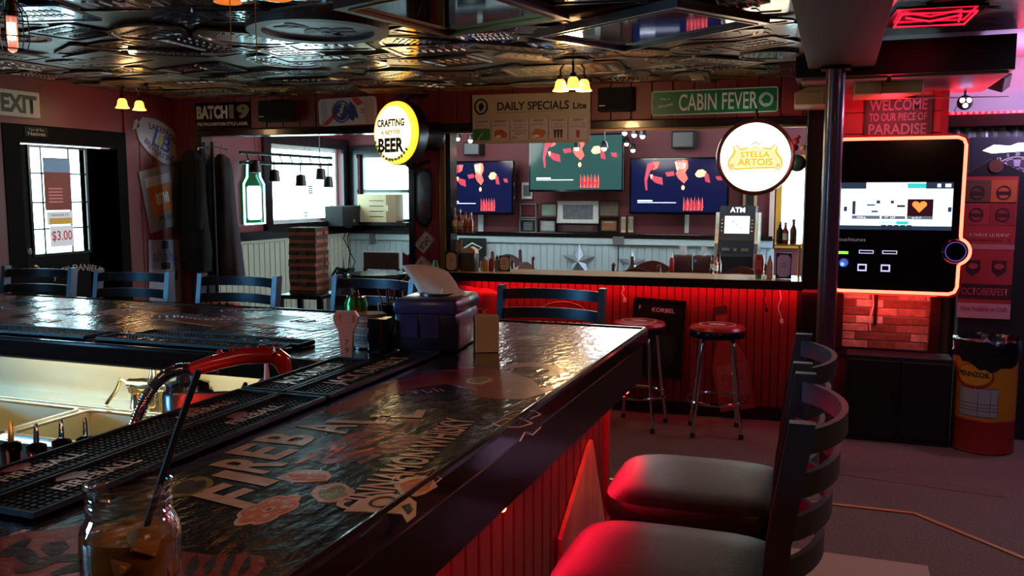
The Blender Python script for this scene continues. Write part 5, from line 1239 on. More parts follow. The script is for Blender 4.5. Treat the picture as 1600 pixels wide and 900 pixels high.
# ---- left part of the back room
t = thing('neon_bottle_sign', 'green bottle-shaped neon sign with glowing white label on the left wall', 'sign', (WX + .03, 7.53, 1.18), PI / 2)
ow = .155; pts = [(-ow, 0), (ow, 0), (ow, .40), (.10, .47), (.09, .62), (-.09, .62), (-.10, .47), (-ow, .40)]
m_ng = M('bottle_green', '07421f', .2, coat=.4, es=.15, eh='0a6a34')
B().prism(pts, 'y', 0, .03).build('board', m_ng, t); B().prism([(-.075, .5), (.075, .5), (.075, .64), (-.075, .64)], 'y', -.01, 0).build('cap', m_matte, t)
B().prism(rrect(-.085, .125, .04, .38, .03), 'y', -.012, 0).build('lit_label', glow('label_white', 'e6fff4', 3.2), t)
B().tube([(x * 1.06, -.02, z) for x, z in pts + [pts[0]]], .010, 8).build('neon_tube', glow('neon_cyan', '9ff5ff', 4.0), t, True)
# lighting truss with coloured spots in front of the window
t = thing('lighting_bar', 'black lighting truss with small lamps hanging in front of the left window', 'lighting bar', (0, 0, 0))
A, D = Vector((-5.1, 7.35, 1.93)), Vector((-4.95, 8.75, 1.86))
A = Xp(375, 238, -5.0); D = Xp(518, 247, -5.0)
B().tube([A, D], .014, 8).tube([A + Vector((0, 0, -.09)), D + Vector((0, 0, -.07))], .014, 8).build('rail', m_black, t)
for k in range(9):
    p = A.lerp(D, (k + .5) / 9); B().tube([p, p + Vector((0, .05, -.08))], .006, 6).build('brace', m_black, t)
for k, (f, zz) in enumerate(((.33, -.20), (.62, -.24), (.86, -.17), (.95, -.25), (.14, -.12))):
    p = A.lerp(D, f) + Vector((0, 0, zz)); q = B().lathe([(.02, .06), (.045, .05), (.055, -.05), (.05, -.055)], p, 14).tube([p + Vector((0, 0, .05)), p + Vector((0, 0, -zz - .06))], .006, 6).build('lamp_can', m_black, t, True)
for k in range(2):
    p = A.lerp(D, .15 + .7 * k); B().tube([p, Vector((p.x, p.y, 2.549))], .005, 6).build('hanger', m_grey, t)
r = random.Random(8)
for k, (px, py, s_, lb) in enumerate(((485, 296, .045, 'dark fern-like ornament'), (508, 284, .05, 'dark square ornament'), (478, 336, .035, 'small crown-shaped ornament'), (500, 262, .05, 'dark round ornament'))):
    p = Xp(px, py, -5.45); t = thing('window_ornament', lb + ' hanging against the bright left window', 'ornament', p)
    for q in range(4): B().box(-.006, .006, -s_ * (.6 + .3 * (q % 2)), s_ * .8, -s_ + q * s_ * .5, -s_ + q * s_ * .5 + s_ * .38, .003).build('bar', m_black, t)
    B().tube([(0, 0, s_), (0, 0, 2.548 - p.z)], .0015, 4).build('thread', m_matte, t)
t = thing('speaker_box', 'black speaker box standing at the right end of the window ledge', 'speaker', (WX + .14, 9.14, 1.103), PI / 2); B().box(-.26, .24, -.12, .12, 0, .235, .006).build('cabinet', m_matte, t); B().sphere((-.02, -.122, .06), .02, 8).build('emblem', m_grey, t)
# wooden crate in the far window
t = thing('wooden_crate', 'pale wooden crate with slots and hand holes standing on the far window sill', 'crate', (-5.11, 9.28, 1.147), .0)
m_cr8 = M('crate_wood', 'c9b48c', .6, bump=.05)
q = B(); q.box(-.26, .12, -.012, 0, 0, .325); q.box(-.26, -.248, 0, .17, 0, .325); q.box(-.25, .25, .17, .18, 0, .325); q.box(-.26, .25, 0, .17, 0, .01)
q.build('panel', m_cr8, t); B().box(.12, .25, -.012, .17, 0, .325).build('side_panel', M('crate_side', '8c6b48', .6), t)
for k in range(4): B().box(-.10, .085, -.0145, -.011, .06 + k * .062, .068 + k * .062).build('slot', m_ink, t)
for x in (-.235, .135): B().prism(rrect(x - .010, x + .010, .13, .20, .009), 'y', -.0145, -.011).build('hand_hole', m_ink if x < 0 else m_paper, t)
solo(B().box(-.6, .25, -.10, .10, -.04, 0), 'window_shelf', m_trim, 'dark shelf under the far window carrying the crate', 'shelf', (-4.95, 9.32, 1.1465))
# tumbling block tower on its table
tw = Vector((-4.05, 6.1, 0))
tw = Yp(484, 458, 6.1); tw.z = -.22
t = thing('side_table', 'small black square table under the tower of wooden blocks', 'table', (tw.x, 6.1, -.218), .12)
zt_ = Yp(484, 458, 6.1).z + .22
B().box(-.19, .19, -.19, .19, zt_ - .03, zt_, .004).build('tabletop', m_black, t)
for sx in (-1, 1):
    for sy_ in (-1, 1): B().box(sx * .17 - .02, sx * .17 + .02, sy_ * .17 - .02, sy_ * .17 + .02, 0, zt_ - .03).build('leg', m_black, t)
B().box(-.17, .17, -.17, .17, .12, .14).build('shelf', m_black, t)
m_bl = [M('block_' + str(k), h, .6, bump=.04, var=.25, vs=14) for k, h in enumerate(('a5604e', '5a4534', '4a3a2c'))]
hh = .4 / 16; zt2 = Yp(484, 355, 6.1).z; z0_ = -.218 + zt_ + .0015; lay = 17; bh = (zt2 - z0_) / lay
t = thing('block_tower', 'giant stacking game tower of reddish wooden blocks on the small black table', 'game', (tw.x, 6.1, z0_), .12)
for k in range(lay):
    for j in (-1, 0, 1):
        jt = r.uniform(-.008, .008)
        if k % 2: B().box(-.117 + jt, .117 + jt, j * .079 - .038, j * .079 + .038, k * bh + .0006, (k + 1) * bh - .0006, .002).build('block', m_bl[0], t)
        else: B().box(j * .079 - .038, j * .079 + .038, -.117 + jt, .117 + jt, k * bh + .0006, (k + 1) * bh - .0006, .002).build('block', m_bl[1 + (j + k) % 2], t)
# round dark high table with skirt
pt_ = Zp(597, 427, .83)
t = thing('round_table', 'round dark high table behind the napkin holder, left of the counter', 'table', (-3.57, 6.46, -.218))
B().lathe([(.24, 1.015), (.245, 1.03), (.245, 1.045), (.24, 1.05)], n=36).build('tabletop', M('tabletop_dark', '2a343a', .15, coat=.5), t, True); B().lathe([(.20, .12), (.19, .6), (.22, 1.015)], n=24).build('drum', m_black, t, True); B().lathe([(.25, 0), (.25, .12)], n=24).build('base', m_matte, t)
p = Yp(595, 405, 7.6)
t = thing('wooden_chair', 'wooden chair back with vertical grain and white top edge beyond the round table', 'chair', (p.x, 7.6, -.218))
B().box(-.19, .19, 0, .02, p.z + .22 - .10, p.z + .22 + .06).build('backrest', m_brownwood, t); B().box(-.20, .20, -.003, .023, p.z + .28, p.z + .29).build('top_edge', m_white, t)
for sx in (-1, 1): B().box(sx * .18 - .015, sx * .18 + .015, 0, .03, 0, p.z + .13).build('back_post', m_brownwood, t); B().box(sx * .18 - .015, sx * .18 + .015, -.38, -.35, 0, .45).build('leg', m_brownwood, t)
B().box(-.2, .2, -.38, .02, .45, .47).build('seat', m_brownwood, t)
p = Yp(636, 408, 7.3)
t = thing('wooden_chair', 'dark wooden chair with rounded shoulders just left of the red post', 'chair', (p.x, 7.3, -.218), .3)
B().prism([(-.045, p.z + .10), (.045, p.z + .10), (.04, p.z + .30), (0, p.z + .27), (-.04, p.z + .30)], 'y', 0, .03).build('backrest', m_burg, t); B().box(-.04, .04, 0, .03, 0, p.z + .1).build('back_post', m_burg, t); B().box(-.1, .1, -.3, .03, .45, .47).build('seat', m_burg, t); B().box(-.03, .03, -.28, -.24, 0, .45).build('leg', m_burg, t)
# router with cables, power unit
t = thing('router', 'small grey network box with hanging dark cables below the far window', 'router', Yp(534, 353, 9.30)); B().box(-.12, .12, -.04, .04, -.02, .02, .004).build('box', m_grey, t)
for k in range(5):
    x = -.08 + k * .05; B().tube([(x, 0, -.02), (x - .03, -.03, -.15), (x + .06 * (k % 2), -.04, -.3), (x - .05 + .03 * k, -.03, -.42), (x + .02, -.03, -.55)], .006, 6).build('cable', m_matte, t, True)
t = thing('cable_clump', 'dark clump of power adapters below the hanging cables', 'cables', (Yp(540, 440, 8.9).x, 8.9, -.218))
B().box(-.10, .10, -.08, .08, 0, .74).build('pedestal', m_matte, t)
for k in range(10): B().tube([(r.uniform(-.15, .15), r.uniform(-.08, .08), .75), (r.uniform(-.15, .15), r.uniform(-.08, .08), .84), (r.uniform(-.15, .15), r.uniform(-.08, .08), .78)], .016, 6).build('adapter', m_matte, t, True)
solo(B().box(-.04, .04, -.025, .0, -.06, .06, .004), 'outlet_box', m_grey, 'grey outlet box on the wainscot under the far window', 'outlet', Yp(583, 372, 9.415))

# ---- coats on the post
t = thing('black_coat', 'long black coat hanging from a hook at the left end of the wide opening', 'coat', PT(-5.11, 1.86, -.16), PA); t.scale = (.62, .75, 1)
q = B(); rows = []
for i, (z, w_, d_) in enumerate(((0, .05, .04), (-.04, .13, .07), (-.12, .18, .09), (-.35, .19, .10), (-.6, .21, .11), (-.85, .24, .12), (-1.05, .23, .11))):
    rows.append([q._v((w_ * math.cos(a) * (1 + .07 * math.sin(5 * a + i)), d_ * math.sin(a) * (1 + .15 * math.sin(7 * a + i)), z)) for a in [2 * PI * k / 28 for k in range(28)]])
for a, b in zip(rows, rows[1:]):
    for k in range(28): q.bm.faces.new((a[k], a[(k + 1) % 28], b[(k + 1) % 28], b[k]))
q.bm.faces.new(rows[0]); q.bm.faces.new(rows[-1][::-1]); m_coat = M('black_wool', '0c0b0f', .95, bump=.3, bs=200); q.build('body', m_coat, t, True)
B().tube([(-.17, -.03, -.10), (-.20, -.07, -.4), (-.18, -.09, -.7)], [.06, .055, .045], 12).build('sleeve', m_coat, t, True); B().tube([(.16, -.03, -.10), (.19, -.07, -.4), (.16, -.09, -.68)], [.06, .055, .045], 12).build('sleeve', m_coat, t, True)
t = thing('grey_coat', 'grey coat hanging on a wire hanger to the right of the black coat', 'coat', PT(-5.06, 1.84, .20), PA); t.scale = (.62, 1, 1)
q = B(); rows = []
for i, (z, w_, d_) in enumerate(((0, .04, .03), (-.04, .12, .05), (-.15, .16, .06), (-.6, .20, .07), (-.95, .26, .08), (-1.10, .27, .08))):
    rows.append([q._v((w_ * math.cos(a) * (1 + .05 * math.sin(5 * a)) + .05 * i / 5, d_ * math.sin(a) * (1 + .2 * math.sin(6 * a + i)), z)) for a in [2 * PI * k / 28 for k in range(28)]])
for a, b in zip(rows, rows[1:]):
    for k in range(28): q.bm.faces.new((a[k], a[(k + 1) % 28], b[(k + 1) % 28], b[k]))
q.bm.faces.new(rows[0]); q.bm.faces.new(rows[-1][::-1]); q.build('body', M('grey_wool', '4e4a52', .95, bump=.3, bs=200), t, True)
B().tube([(0, 0, 0), (0, 0, .06), (.02, 0, .08), (.03, 0, .06)], .004, 6).build('hanger_hook', m_chrome, t)
t = thing('coat_rack', 'dark coat rack behind the coats with hooks', 'rack', PT(-5.05, -.218, .06), PA)
B().lathe([(.015, 0), (.015, 2.16)], n=10).build('pole', m_matte, t); B().box(-.2, .2, -.02, .02, 0, .03).box(-.02, .02, -.2, .2, 0, .03).build('foot', m_matte, t); B().tube([(0, 0, 2.12), (0, -.21, 2.10), (0, -.21, 2.08)], .006, 6).tube([(0, 0, 2.12), (.05, .15, 2.10)], .006, 6).build('hook', m_chrome, t)
t = thing('orange_bag', 'orange bag with dark jagged print standing below the coats', 'bag', PT(-4.75, .16, -.30), PA)
B().box(-.14, .14, -.05, .05, 0, .40, .012).build('body', M('orange_plastic', 'b04a16', .45, var=.2), t, True); B().prism([(-.12, .36), (-.08, .42), (-.05, .36), (0, .42), (.03, .36), (.07, .42), (.12, .35), (.12, .33), (-.12, .33)], 'y', -.053, -.051).build('jagged_print', m_ink, t)
solo(B().box(-.2, .2, -.15, .15, 0, .376, .005), 'storage_box', m_matte, 'dark box carrying the orange bag below the coats', 'box', PT(-4.75, -.218, -.30), PA)

# ================================================================ LEFT WALL
# exit sign, hung from the ceiling
t = thing('exit_sign', 'illuminated-style EXIT sign with dark green letters above the door', 'sign', (WX + .03, 4.80, 2.13), PI / 2)
B().box(-.27, .20, -.03, 0, -.095, .095, .008).build('housing', M('exit_cream', 'b5a89a', .5, es=.05, eh='b8b0a0'), t); text('EXIT', .30, .13, M('exit_green', '143a24', .5), t, (.02, 0), off=-.032, bold=.045)
# oval brewery sign
t = thing('oval_sign', 'white fish-shaped tin sign with blue emblem and purple arched lettering right of the door', 'sign', (WX + .03, 6.28, 1.93), PI / 2); t.rotation_euler = (0, .42, PI / 2)
pts = ell(0, 0, .33, .165, 36); pts = [(x * (1.0 if abs(x) < .29 else .97), z + (.012 * math.sin(x * 60) if abs(x) > .27 else 0)) for x, z in pts]
m_ov = M('tin_white', '97969f', .4, .1)
B().prism(pts, 'y', 0, .012).build('board', m_ov, t); B().prism([(.29, .0), (.36, .07), (.35, 0), (.36, -.07)], 'y', 0, .012).build('fin', m_ov, t)
B().prism([(-.29, 0), (-.35, -.06), (-.36, .02), (-.33, .05)], 'y', 0, .012).build('fin', m_ov, t)
m_pu = M('purple_print', '4c1f3c', .5); text('LAKEFRONT', .40, .055, m_pu, t, (0, .095), off=-.002, bold=.03, curve=1.7); text('BREWERY INC.', .40, .05, m_pu, t, (0, -.105), off=-.002, bold=.03, curve=-1.7)
text('B', .11, .13, m_cb, t, (.045, 0), off=-.003, bold=.02); text('L', .09, .15, m_cb, t, (-.07, 0), off=-.003, bold=.02); dpoly(t, rrect(-.055, .0, -.05, .055, .008), M('olive_print', '8a7a24', .5), -.0035)
# beer glass poster
t = thing('beer_poster', 'tilted grey poster of an orange beer glass with dark lettering, below the fish-shaped sign', 'poster', (WX + .03, 6.28, 1.455), PI / 2); t.rotation_euler = (0, -.20, PI / 2)
board(t, .50, .54, M('poster_grey', '77777f', .4, var=.15, vs=3), .0, .006)
dpoly(t, [(-.17, -.13), (.08, -.13), (.10, .12), (-.19, .12)], M('beer_orange', 'a8602c', .4, var=.5, vs=6)); dpoly(t, [(-.20, .12), (.11, .12), (.11, .20), (-.20, .20)], M('foam', '9fa0a6', .5))
text('ame', .16, .10, m_txt, t, (-.03, .0), off=-.0025, bold=.03); text("IT'S GOOD INC", .34, .04, m_ink, t, (.06, -.175), off=-.0025, bold=.02)
for k in range(10): dpoly(t, [(.14, .2 - k * .03), (.22, .2 - k * .03), (.22, .195 - k * .03), (.14, .195 - k * .03)], m_grey)
t = thing('small_flag', 'small striped flag sticker beside the beer glass poster', 'flag', (WX + .035, 6.52, 1.72), PI / 2); t.rotation_euler = (0, -.2, PI / 2)
board(t, .10, .12, M('flag_white', '8f8a92', .6), 0, .002)
for k in range(4): dpoly(t, [(-.045 + k * .026, -.055), (-.035 + k * .026, -.055), (-.035 + k * .026, .055), (-.045 + k * .026, .055)], m_cr)
t = thing('skyline_poster', 'pale poster with blue lettering low on the boards right of the door', 'poster', (WX + .03, 6.26, .80), PI / 2); t.rotation_euler = (0, .04, PI / 2)
board(t, .42, .56, M('poster_lilac', '8f8ca0', .4, var=.08), .01, .006)
text('ahhh...', .33, .10, M('faded_blue', '5b6a94', .5), t, (0, .14), off=-.002, bold=.03)
dpoly(t, [(-.05, .20), (.03, .20), (.03, .27), (-.05, .27)], m_cb); dpoly(t, [(-.06, .02), (.05, .02), (.05, .08), (-.06, .08)], M('photo_brown', '3c2a30', .5, var=.5, vs=40)); dpoly(t, [(-.02, -.08), (.14, -.08), (.14, 0), (-.02, 0)], bpy.data.materials['photo_brown'])
# notices on the door glass
def dnote(name, label, y0, y1, z0, z1, mat): 
    t = thing(name, label, 'notice', (WX - .046, (y0 + y1) / 2, (z0 + z1) / 2), PI / 2); B().box(-(y1 - y0) / 2, (y1 - y0) / 2, -.001, .001, -(z1 - z0) / 2, (z1 - z0) / 2).build('sheet', mat, t); return t
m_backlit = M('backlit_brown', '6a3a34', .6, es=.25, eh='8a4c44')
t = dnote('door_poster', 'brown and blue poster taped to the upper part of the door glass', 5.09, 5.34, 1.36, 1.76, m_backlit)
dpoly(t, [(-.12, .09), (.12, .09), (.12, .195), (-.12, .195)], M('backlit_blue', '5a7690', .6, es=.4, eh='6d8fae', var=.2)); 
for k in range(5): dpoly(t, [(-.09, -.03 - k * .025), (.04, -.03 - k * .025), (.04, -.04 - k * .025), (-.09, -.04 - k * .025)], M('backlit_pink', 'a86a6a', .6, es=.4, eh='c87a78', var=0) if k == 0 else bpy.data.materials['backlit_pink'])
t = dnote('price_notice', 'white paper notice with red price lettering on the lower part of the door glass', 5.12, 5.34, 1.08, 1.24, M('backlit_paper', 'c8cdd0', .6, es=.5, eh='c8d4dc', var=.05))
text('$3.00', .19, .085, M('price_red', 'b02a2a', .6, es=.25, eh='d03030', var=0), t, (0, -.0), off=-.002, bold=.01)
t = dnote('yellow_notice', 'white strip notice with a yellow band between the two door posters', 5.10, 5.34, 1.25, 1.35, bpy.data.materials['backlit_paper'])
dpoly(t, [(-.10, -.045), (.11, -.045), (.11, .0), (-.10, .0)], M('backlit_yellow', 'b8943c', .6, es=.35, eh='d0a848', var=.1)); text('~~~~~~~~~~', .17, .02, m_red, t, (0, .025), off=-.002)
# ================================================================ RIGHT SIDE
# wall-mounted touch-screen music machine
jk = thing('music_machine', 'large black wall-mounted touch-screen music machine edged with an orange-red neon tube', 'music machine', (.375, 6.60, 1.337), 0)
JW, JH = .405, .525
body = rrect(-JW, JW, -JH, JH, .06)
B().prism(body, 'y', 0, .14).build('body', M('machine_gloss', '060407', .12, coat=.5), jk)
B().lathe([(.085, 0), (.085, .02), (.075, .03)], (.375, .02, -.235), 36, 'y').build('dial_housing', bpy.data.materials['machine_gloss'], jk, True)
B().ring(ell(.375, -.235, .066, .066, 36), ell(.375, -.235, .060, .060, 36), 'y', -.014, -.010).build('dial_ring', M('dial_violet', '5a4a9a', .3, es=.5, eh='6a58c8'), jk)
m_neon = glow('neon_orange_red', 'ff5a42', 4.5)
path = [(-JW, -.05), (-JW, JH - .05), (-JW + .015, JH - .015), (-JW + .05, JH), (JW - .05, JH), (JW - .015, JH - .015), (JW, JH - .05), (JW - .004, -.13)] + [(.375 + .088 * math.cos(a), -.235 + .088 * math.sin(a)) for a in [math.radians(70 - 15 * k) for k in range(10)]] + [(JW - .008, -.33), (JW - .010, -JH + .05), (JW - .025, -JH + .015), (JW - .06, -JH), (-JW + .05, -JH), (-JW + .015, -JH + .015), (-JW, -JH + .05)]
B().tube([(x, -.004, z) for x, z in path], .011, 8, True).build('neon_tube', m_neon, jk, True)
B().ring(scale2(body, (0, 0), 1.045), scale2(body, (0, 0), 1.0), 'y', .02, .12).build('red_surround', M('red_surround', '7a0f14', .3, coat=.3), jk)
sx0, sx1, sz0, sz1 = -.36, .342, -.095, .228
B().box(sx0, sx1, -.004, 0, sz0, sz1).build('screen', glow('screen_light', 'e8f8ff', 1.5), jk)
def sp_(x0, x1, z0, z1, m, n='screen_tile', o=-.0055): return B().box(x0, x1, o, -.0045, z0, z1).build(n, m, jk)
m_sd = glow('screen_slate', '2c4258', .5); m_st = glow('screen_turquoise', '2fc8c0', .9); m_sdark = glow('screen_maroon', '33101a', .5); m_spink = glow('screen_palepink', 'ffe0f4', 1.3)
sp_(sx0, -.20, .185, sz1, m_sd); sp_(-.20, .06, .185, sz1, m_spink); sp_(.06, .175, .188, .222, m_st); sp_(.175, sx1, .185, sz1, m_sd)
sp_(sx0, sx1, sz0, sz0 + .028, m_sd); 
for k in range(5): sp_(-.095 + k * .040, -.062 + k * .040, sz0 - .0, sz0 + .034, glow('screen_tab', '24384c', .5) if k == 0 else bpy.data.materials['screen_tab'], 'screen_tab', -.0065)
for k, (x0, x1, m_) in enumerate(((-.285, -.105, glow('tile_pale', 'cfe0e6', 1.0)), (-.095, .055, glow('tile_cream', 'fff2ea', 1.3)), (.065, .225, m_sdark))):
    sp_(x0, x1, .0, .115, m_); sp_(x0, x1, -.022, .0, glow('tile_caption_%d' % k, '6a7a86', .6)); text('~~~~~~~', .07, .012, m_scw, jk, (x0 + .055, -.011), off=-.0062)
for (x0, x1, z0, z1) in ((-.285, -.265, .01, .10), (-.19, -.14, .07, .078), (-.13, -.108, .085, .105), (-.04, -.02, .085, .105), (.0, .05, .06, .075), (-.16, -.12, .025, .035)): sp_(x0, x1, z0, z1, m_sd, 'screen_detail', -.0065)
hp_ = [(0, -.038), (-.045, .01), (-.045, .027), (-.03, .038), (-.012, .036), (0, .024), (.012, .036), (.03, .038), (.045, .027), (.045, .01)]
B().prism([(.140 + x, .062 + z) for x, z in hp_], 'y', -.0075, -.006).build('heart_icon', glow('heart_orange', 'ff8a3c', 1.2), jk)
sp_(-.115, .06, -.058, -.036, glow('search_bar', 'b8e4e0', 1.1)); sp_(.0, .075, -.058, -.036, m_st, 'search_button', -.0065)
for x in (-.34, .315): sp_(x, x + .022, .03, .062, m_sd, 'arrow_button', -.0065)
for (x, w_) in ((.255, .022), (.31, .035)): sp_(x - w_ / 2, x + w_ / 2, .195, .218, m_scw, 'screen_icon', -.0065)
text('touchtunes', .19, .026, M('grey_lettering', '8f9096', .5, es=.15, eh='b0b0b8'), jk, (-.285, -.165), off=-.003, bold=.0)
for x in (-.18, -.03): B().ring([(x - .05, -.262), (x + .045, -.262), (x + .045, -.238), (x - .05, -.238)], [(x - .045, -.257), (x + .04, -.257), (x + .04, -.243), (x - .045, -.243)], 'y', -.004, 0).build('slot_outline', glow('slot_outline', 'c8c8e8', .8) if x < -.1 else bpy.data.materials['slot_outline'], jk)
for x in (-.205, -.055): B().ring([(x - .03, -.385), (x + .03, -.385), (x + .03, -.335), (x - .03, -.335)], [(x - .022, -.375), (x + .02, -.375), (x + .02, -.345), (x - .022, -.345)], 'y', -.004, 0).build('slot_icon', bpy.data.materials['slot_outline'], jk)
B().box(-.375, -.30, -.004, 0, -.268, -.25).build('green_light', glow('green_light', '6ae82a', 2.2), jk); B().sphere((-.335, -.004, -.34), .014, 8).build('blue_light', glow('blue_light', '2a4cff', 8), jk)
light('neon_wash', 'POINT', (.30, 6.42, 2.02), (1, .03, .07), 4.5, .08)
light('neon_wash', 'AREA', (.35, 6.60, .78), (1, .08, .06), 1.3, .6, .04, (math.radians(40), 0, 0))
light('machine_blue', 'POINT', (.05, 6.50, 1.0), (.15, .2, 1), .3, .03)
# welcome sign
t = thing('wall_sign', 'grey wooden sign with pale capitals in three lines above the music machine', 'sign', (.362, 6.757, 2.02), 0)
board(t, .43, .27, M('sign_grey', '54504c', .6, var=.2), 0, .008); frame(t, .43, .27, .012, M('sign_frame', '3c3a2c', .6))
m_wl = M('weathered_white', '9c9490', .6, var=.2, vs=40)
text('WELCOME', .37, .075, m_wl, t, (0, .08), off=-.002, bold=.02); text('TO OUR PIECE OF', .37, .055, m_wl, t, (0, -.002), off=-.002, bold=.02); text('PARADISE', .37, .075, m_wl, t, (0, -.085), off=-.002, bold=.02)
# black cabinet below
t = thing('low_cabinet', 'plain black floor cabinet below the brick patch and the music machine', 'cabinet', (.43, 6.60, -.218)); B().box(-.34, .33, -.12, .12, 0, .60, .006).build('body', m_matte, t)
for sx in (-1, 1): B().box(sx * .165 - .155, sx * .165 + .155, -.13, -.12, .03, .57, .004).build('door', M('cabinet_door', '0a090c', .4) if sx < 0 else bpy.data.materials['cabinet_door'], t)
for x in (-.02, .02): B().box(x - .005, x + .005, -.145, -.13, .30, .38).build('handle', m_black, t)
solo(B().tube([(0, 0, 0), (.01, -.01, -.1), (-.01, -.015, -.2), (-.005, -.01, -.28)], .005, 6), 'power_cord', m_wplas, 'white power cord running down the brick patch', 'cord', (.25, 6.73, .80))
solo(B().box(-.012, .012, -.012, .0, -.24, 0), 'conduit', m_redceil, 'dark vertical conduit over the middle of the brick patch', 'conduit', (.275, 6.74, .80))
# oil drum bin
t = thing('drum_bin', 'yellow and red oil drum used as a bin, lined with a black bag', 'bin', (.965, 6.56, -.218), -.15)
R_ = .19
def drum(z0, z1, m, n):
    return B().lathe([(R_, z0), (R_, z1)], n=40, cap=False).build(n, m, t, True)
B().lathe([(R_ - .004, 0), (R_ + .003, .006), (R_ + .001, .018), (R_, .03), (R_, .21), (R_ + .004, .22), (R_, .23)], n=40).build('lower_drum', M('drum_red', '8e1d1c', .45, bump=.05), t, True)
drum(.23, .66, M('drum_yellow', 'b07516', .45, bump=.05), 'upper_drum')
def wrap(a0, a1, z0, z1, m, name, rr=.0012, n=12):
    q = B(); P_ = [[q._v(((R_ + rr) * math.sin(a0 + (a1 - a0) * k / n), -(R_ + rr) * math.cos(a0 + (a1 - a0) * k / n), z)) for k in range(n + 1)] for z in (z0, z1)]
    for k in range(n): q.bm.faces.new((P_[0][k], P_[0][k + 1], P_[1][k + 1], P_[1][k]))
    return q.build(name, m, t)
wrap(-.85, .45, .25, .44, M('drum_label', '8d9296', .6, var=.1), 'label')
for z in (.25, .29, .31, .335, .438): wrap(-.85, .45, z, z + .003, m_ink, 'label_line', .002)
for a in (-.85, -.18, .2, .44): wrap(a, a + .014, .25, .42, m_ink, 'label_line', .002, 1)
def wrap_disc(a0, zc, ra, rz_, m, name, rr):
    q = B(); V = [q._v(((R_ + rr) * math.sin(a0 + ra * math.cos(k * PI / 12)), -(R_ + rr) * math.cos(a0 + ra * math.cos(k * PI / 12)), zc + rz_ * math.sin(k * PI / 12))) for k in range(24)]
    c = q._v(((R_ + rr + .004) * math.sin(a0), -(R_ + rr + .004) * math.cos(a0), zc))
    rows = 5; prev = None
    q.bm.free(); q = B()
    for j in range(rows + 1):
        f = j / rows; ring = [q._v(((R_ + rr) * math.sin(a0 + ra * f * math.cos(k * PI / 12)), -(R_ + rr) * math.cos(a0 + ra * f * math.cos(k * PI / 12)), zc + rz_ * f * math.sin(k * PI / 12))) for k in range(24)]
        if prev and j > 0:
            for k in range(24): q.bm.faces.new((prev[k], prev[(k + 1) % 24], ring[(k + 1) % 24], ring[k]))
        prev = ring
    return q.build(name, m, t)
wrap_disc(-.36, .515, .66, .085, M('oval_red', '8c2b1c', .5), 'oval_edge', .0015); wrap_disc(-.36, .525, .58, .070, M('oval_yellow', 'b98a1e', .45), 'oval', .0025)
me_t = text('PENNZOIL', .20, .034, m_ink, t, (0, 0), off=0, bold=.03)
for v in me_t.data.vertices:
    a = -.36 + v.co.x / R_; v.co = ((R_ + .004) * math.sin(a), -(R_ + .004) * math.cos(a), .53 + v.co.z)
q = B(); rows = []; r = random.Random(6)
for i, (z, rr) in enumerate(((.60, .006), (.64, .012), (.68, .012), (.745, .014), (.76, -.004), (.72, -.02), (.5, -.03))):
    rows.append([q._v(((R_ + rr + r.uniform(-.006, .008)) * math.cos(a), (R_ + rr + r.uniform(-.006, .008)) * math.sin(a), z + (r.uniform(-.02, .015) + .035 * math.sin(a * 2 + 1) if i == 0 else r.uniform(-.01, .01)))) for a in [2 * PI * k / 40 for k in range(40)]])
for a, b in zip(rows, rows[1:]):
    for k in range(40): q.bm.faces.new((a[k], a[(k + 1) % 40], b[(k + 1) % 40], b[k]))
q.build('bin_liner', M('bin_liner', '0b0d12', .22, bump=.5, bs=25, coat=.4), t, True)
# peaked board with posters
CY = 6.86; ca_ = Yp(1509, 280, CY); cb_ = Yp(1552, 248, CY)
t = thing('poster_cabinet', 'tall black cabinet with a peaked top and a round emblem, behind the drum bin', 'cabinet', (ca_.x, CY, -.218))
B().prism([(0, 0), (.56, 0), (.56, ca_.z + .16), (cb_.x - ca_.x, cb_.z + .218), (0, ca_.z + .25)], 'y', 0, .18).build('body', m_matte, t); B().lathe([(.045, 0), (.045, .006)], (cb_.x - ca_.x + .02, .0, cb_.z + .218 - .05), 24, 'y').build('round_emblem', M('emblem_brown', '5a3028', .5, var=.5, vs=60), t)
m_pr = M('poster_red', 'a3282c', .5, var=.1)
t = thing('label_poster', 'red and orange poster of four bottle labels, upper one on the black peaked cabinet', 'poster', Yp(1546, 333, 6.852)); t.scale = (1.0, 1, 1.0)
board(t, .33, .50, m_pr, 0, .006)
for k, (x, z, h_) in enumerate(((-.08, .14, '5a3a2a'), (.08, .14, 'b0522c'), (-.08, -.01, '9c2c30'), (.08, -.01, '8a2228'))):
    dpoly(t, [(x - .078, z - .072), (x + .078, z - .072), (x + .078, z + .085), (x - .078, z + .085)], M('quarter_%d' % k, h_, .5)); B().ring(ell(x, z, .045, .048, 20), ell(x, z, .036, .04, 20), 'y', -.004, -.002).build('printed_ring', m_burgdk, t); dpoly(t, [(x - .04, z - .012), (x + .04, z - .012), (x + .04, z + .008), (x - .04, z + .008)], m_burgdk, -.004)
text('~' * 20, .26, .02, m_cream, t, (0, -.15), off=-.002); text('~' * 24, .28, .018, m_burgdk, t, (0, -.185), off=-.002)
dpoly(t, [(-.165, -.25), (.165, -.25), (.165, -.215), (-.165, -.215)], M('poster_pink', 'b06a6c', .5))
t = thing('festival_poster', 'red poster with dark lettering and two shields, lower one on the black peaked cabinet', 'poster', Yp(1539, 444, 6.852)); t.scale = (1.0, 1, 1.04)
board(t, .33, .46, m_pr, 0, .006); dpoly(t, [(-.165, -.10), (.165, -.10), (.165, .0), (-.165, .0)], m_burgdk, -.001)
for x in (-.08, .08): dpoly(t, [(x - .045, .16), (x + .045, .16), (x + .045, .09), (x, .05), (x - .045, .09)], m_burgdk, -.001, 'shield'); dpoly(t, ell(x, .12, .03, .02, 14), m_cr, -.003)
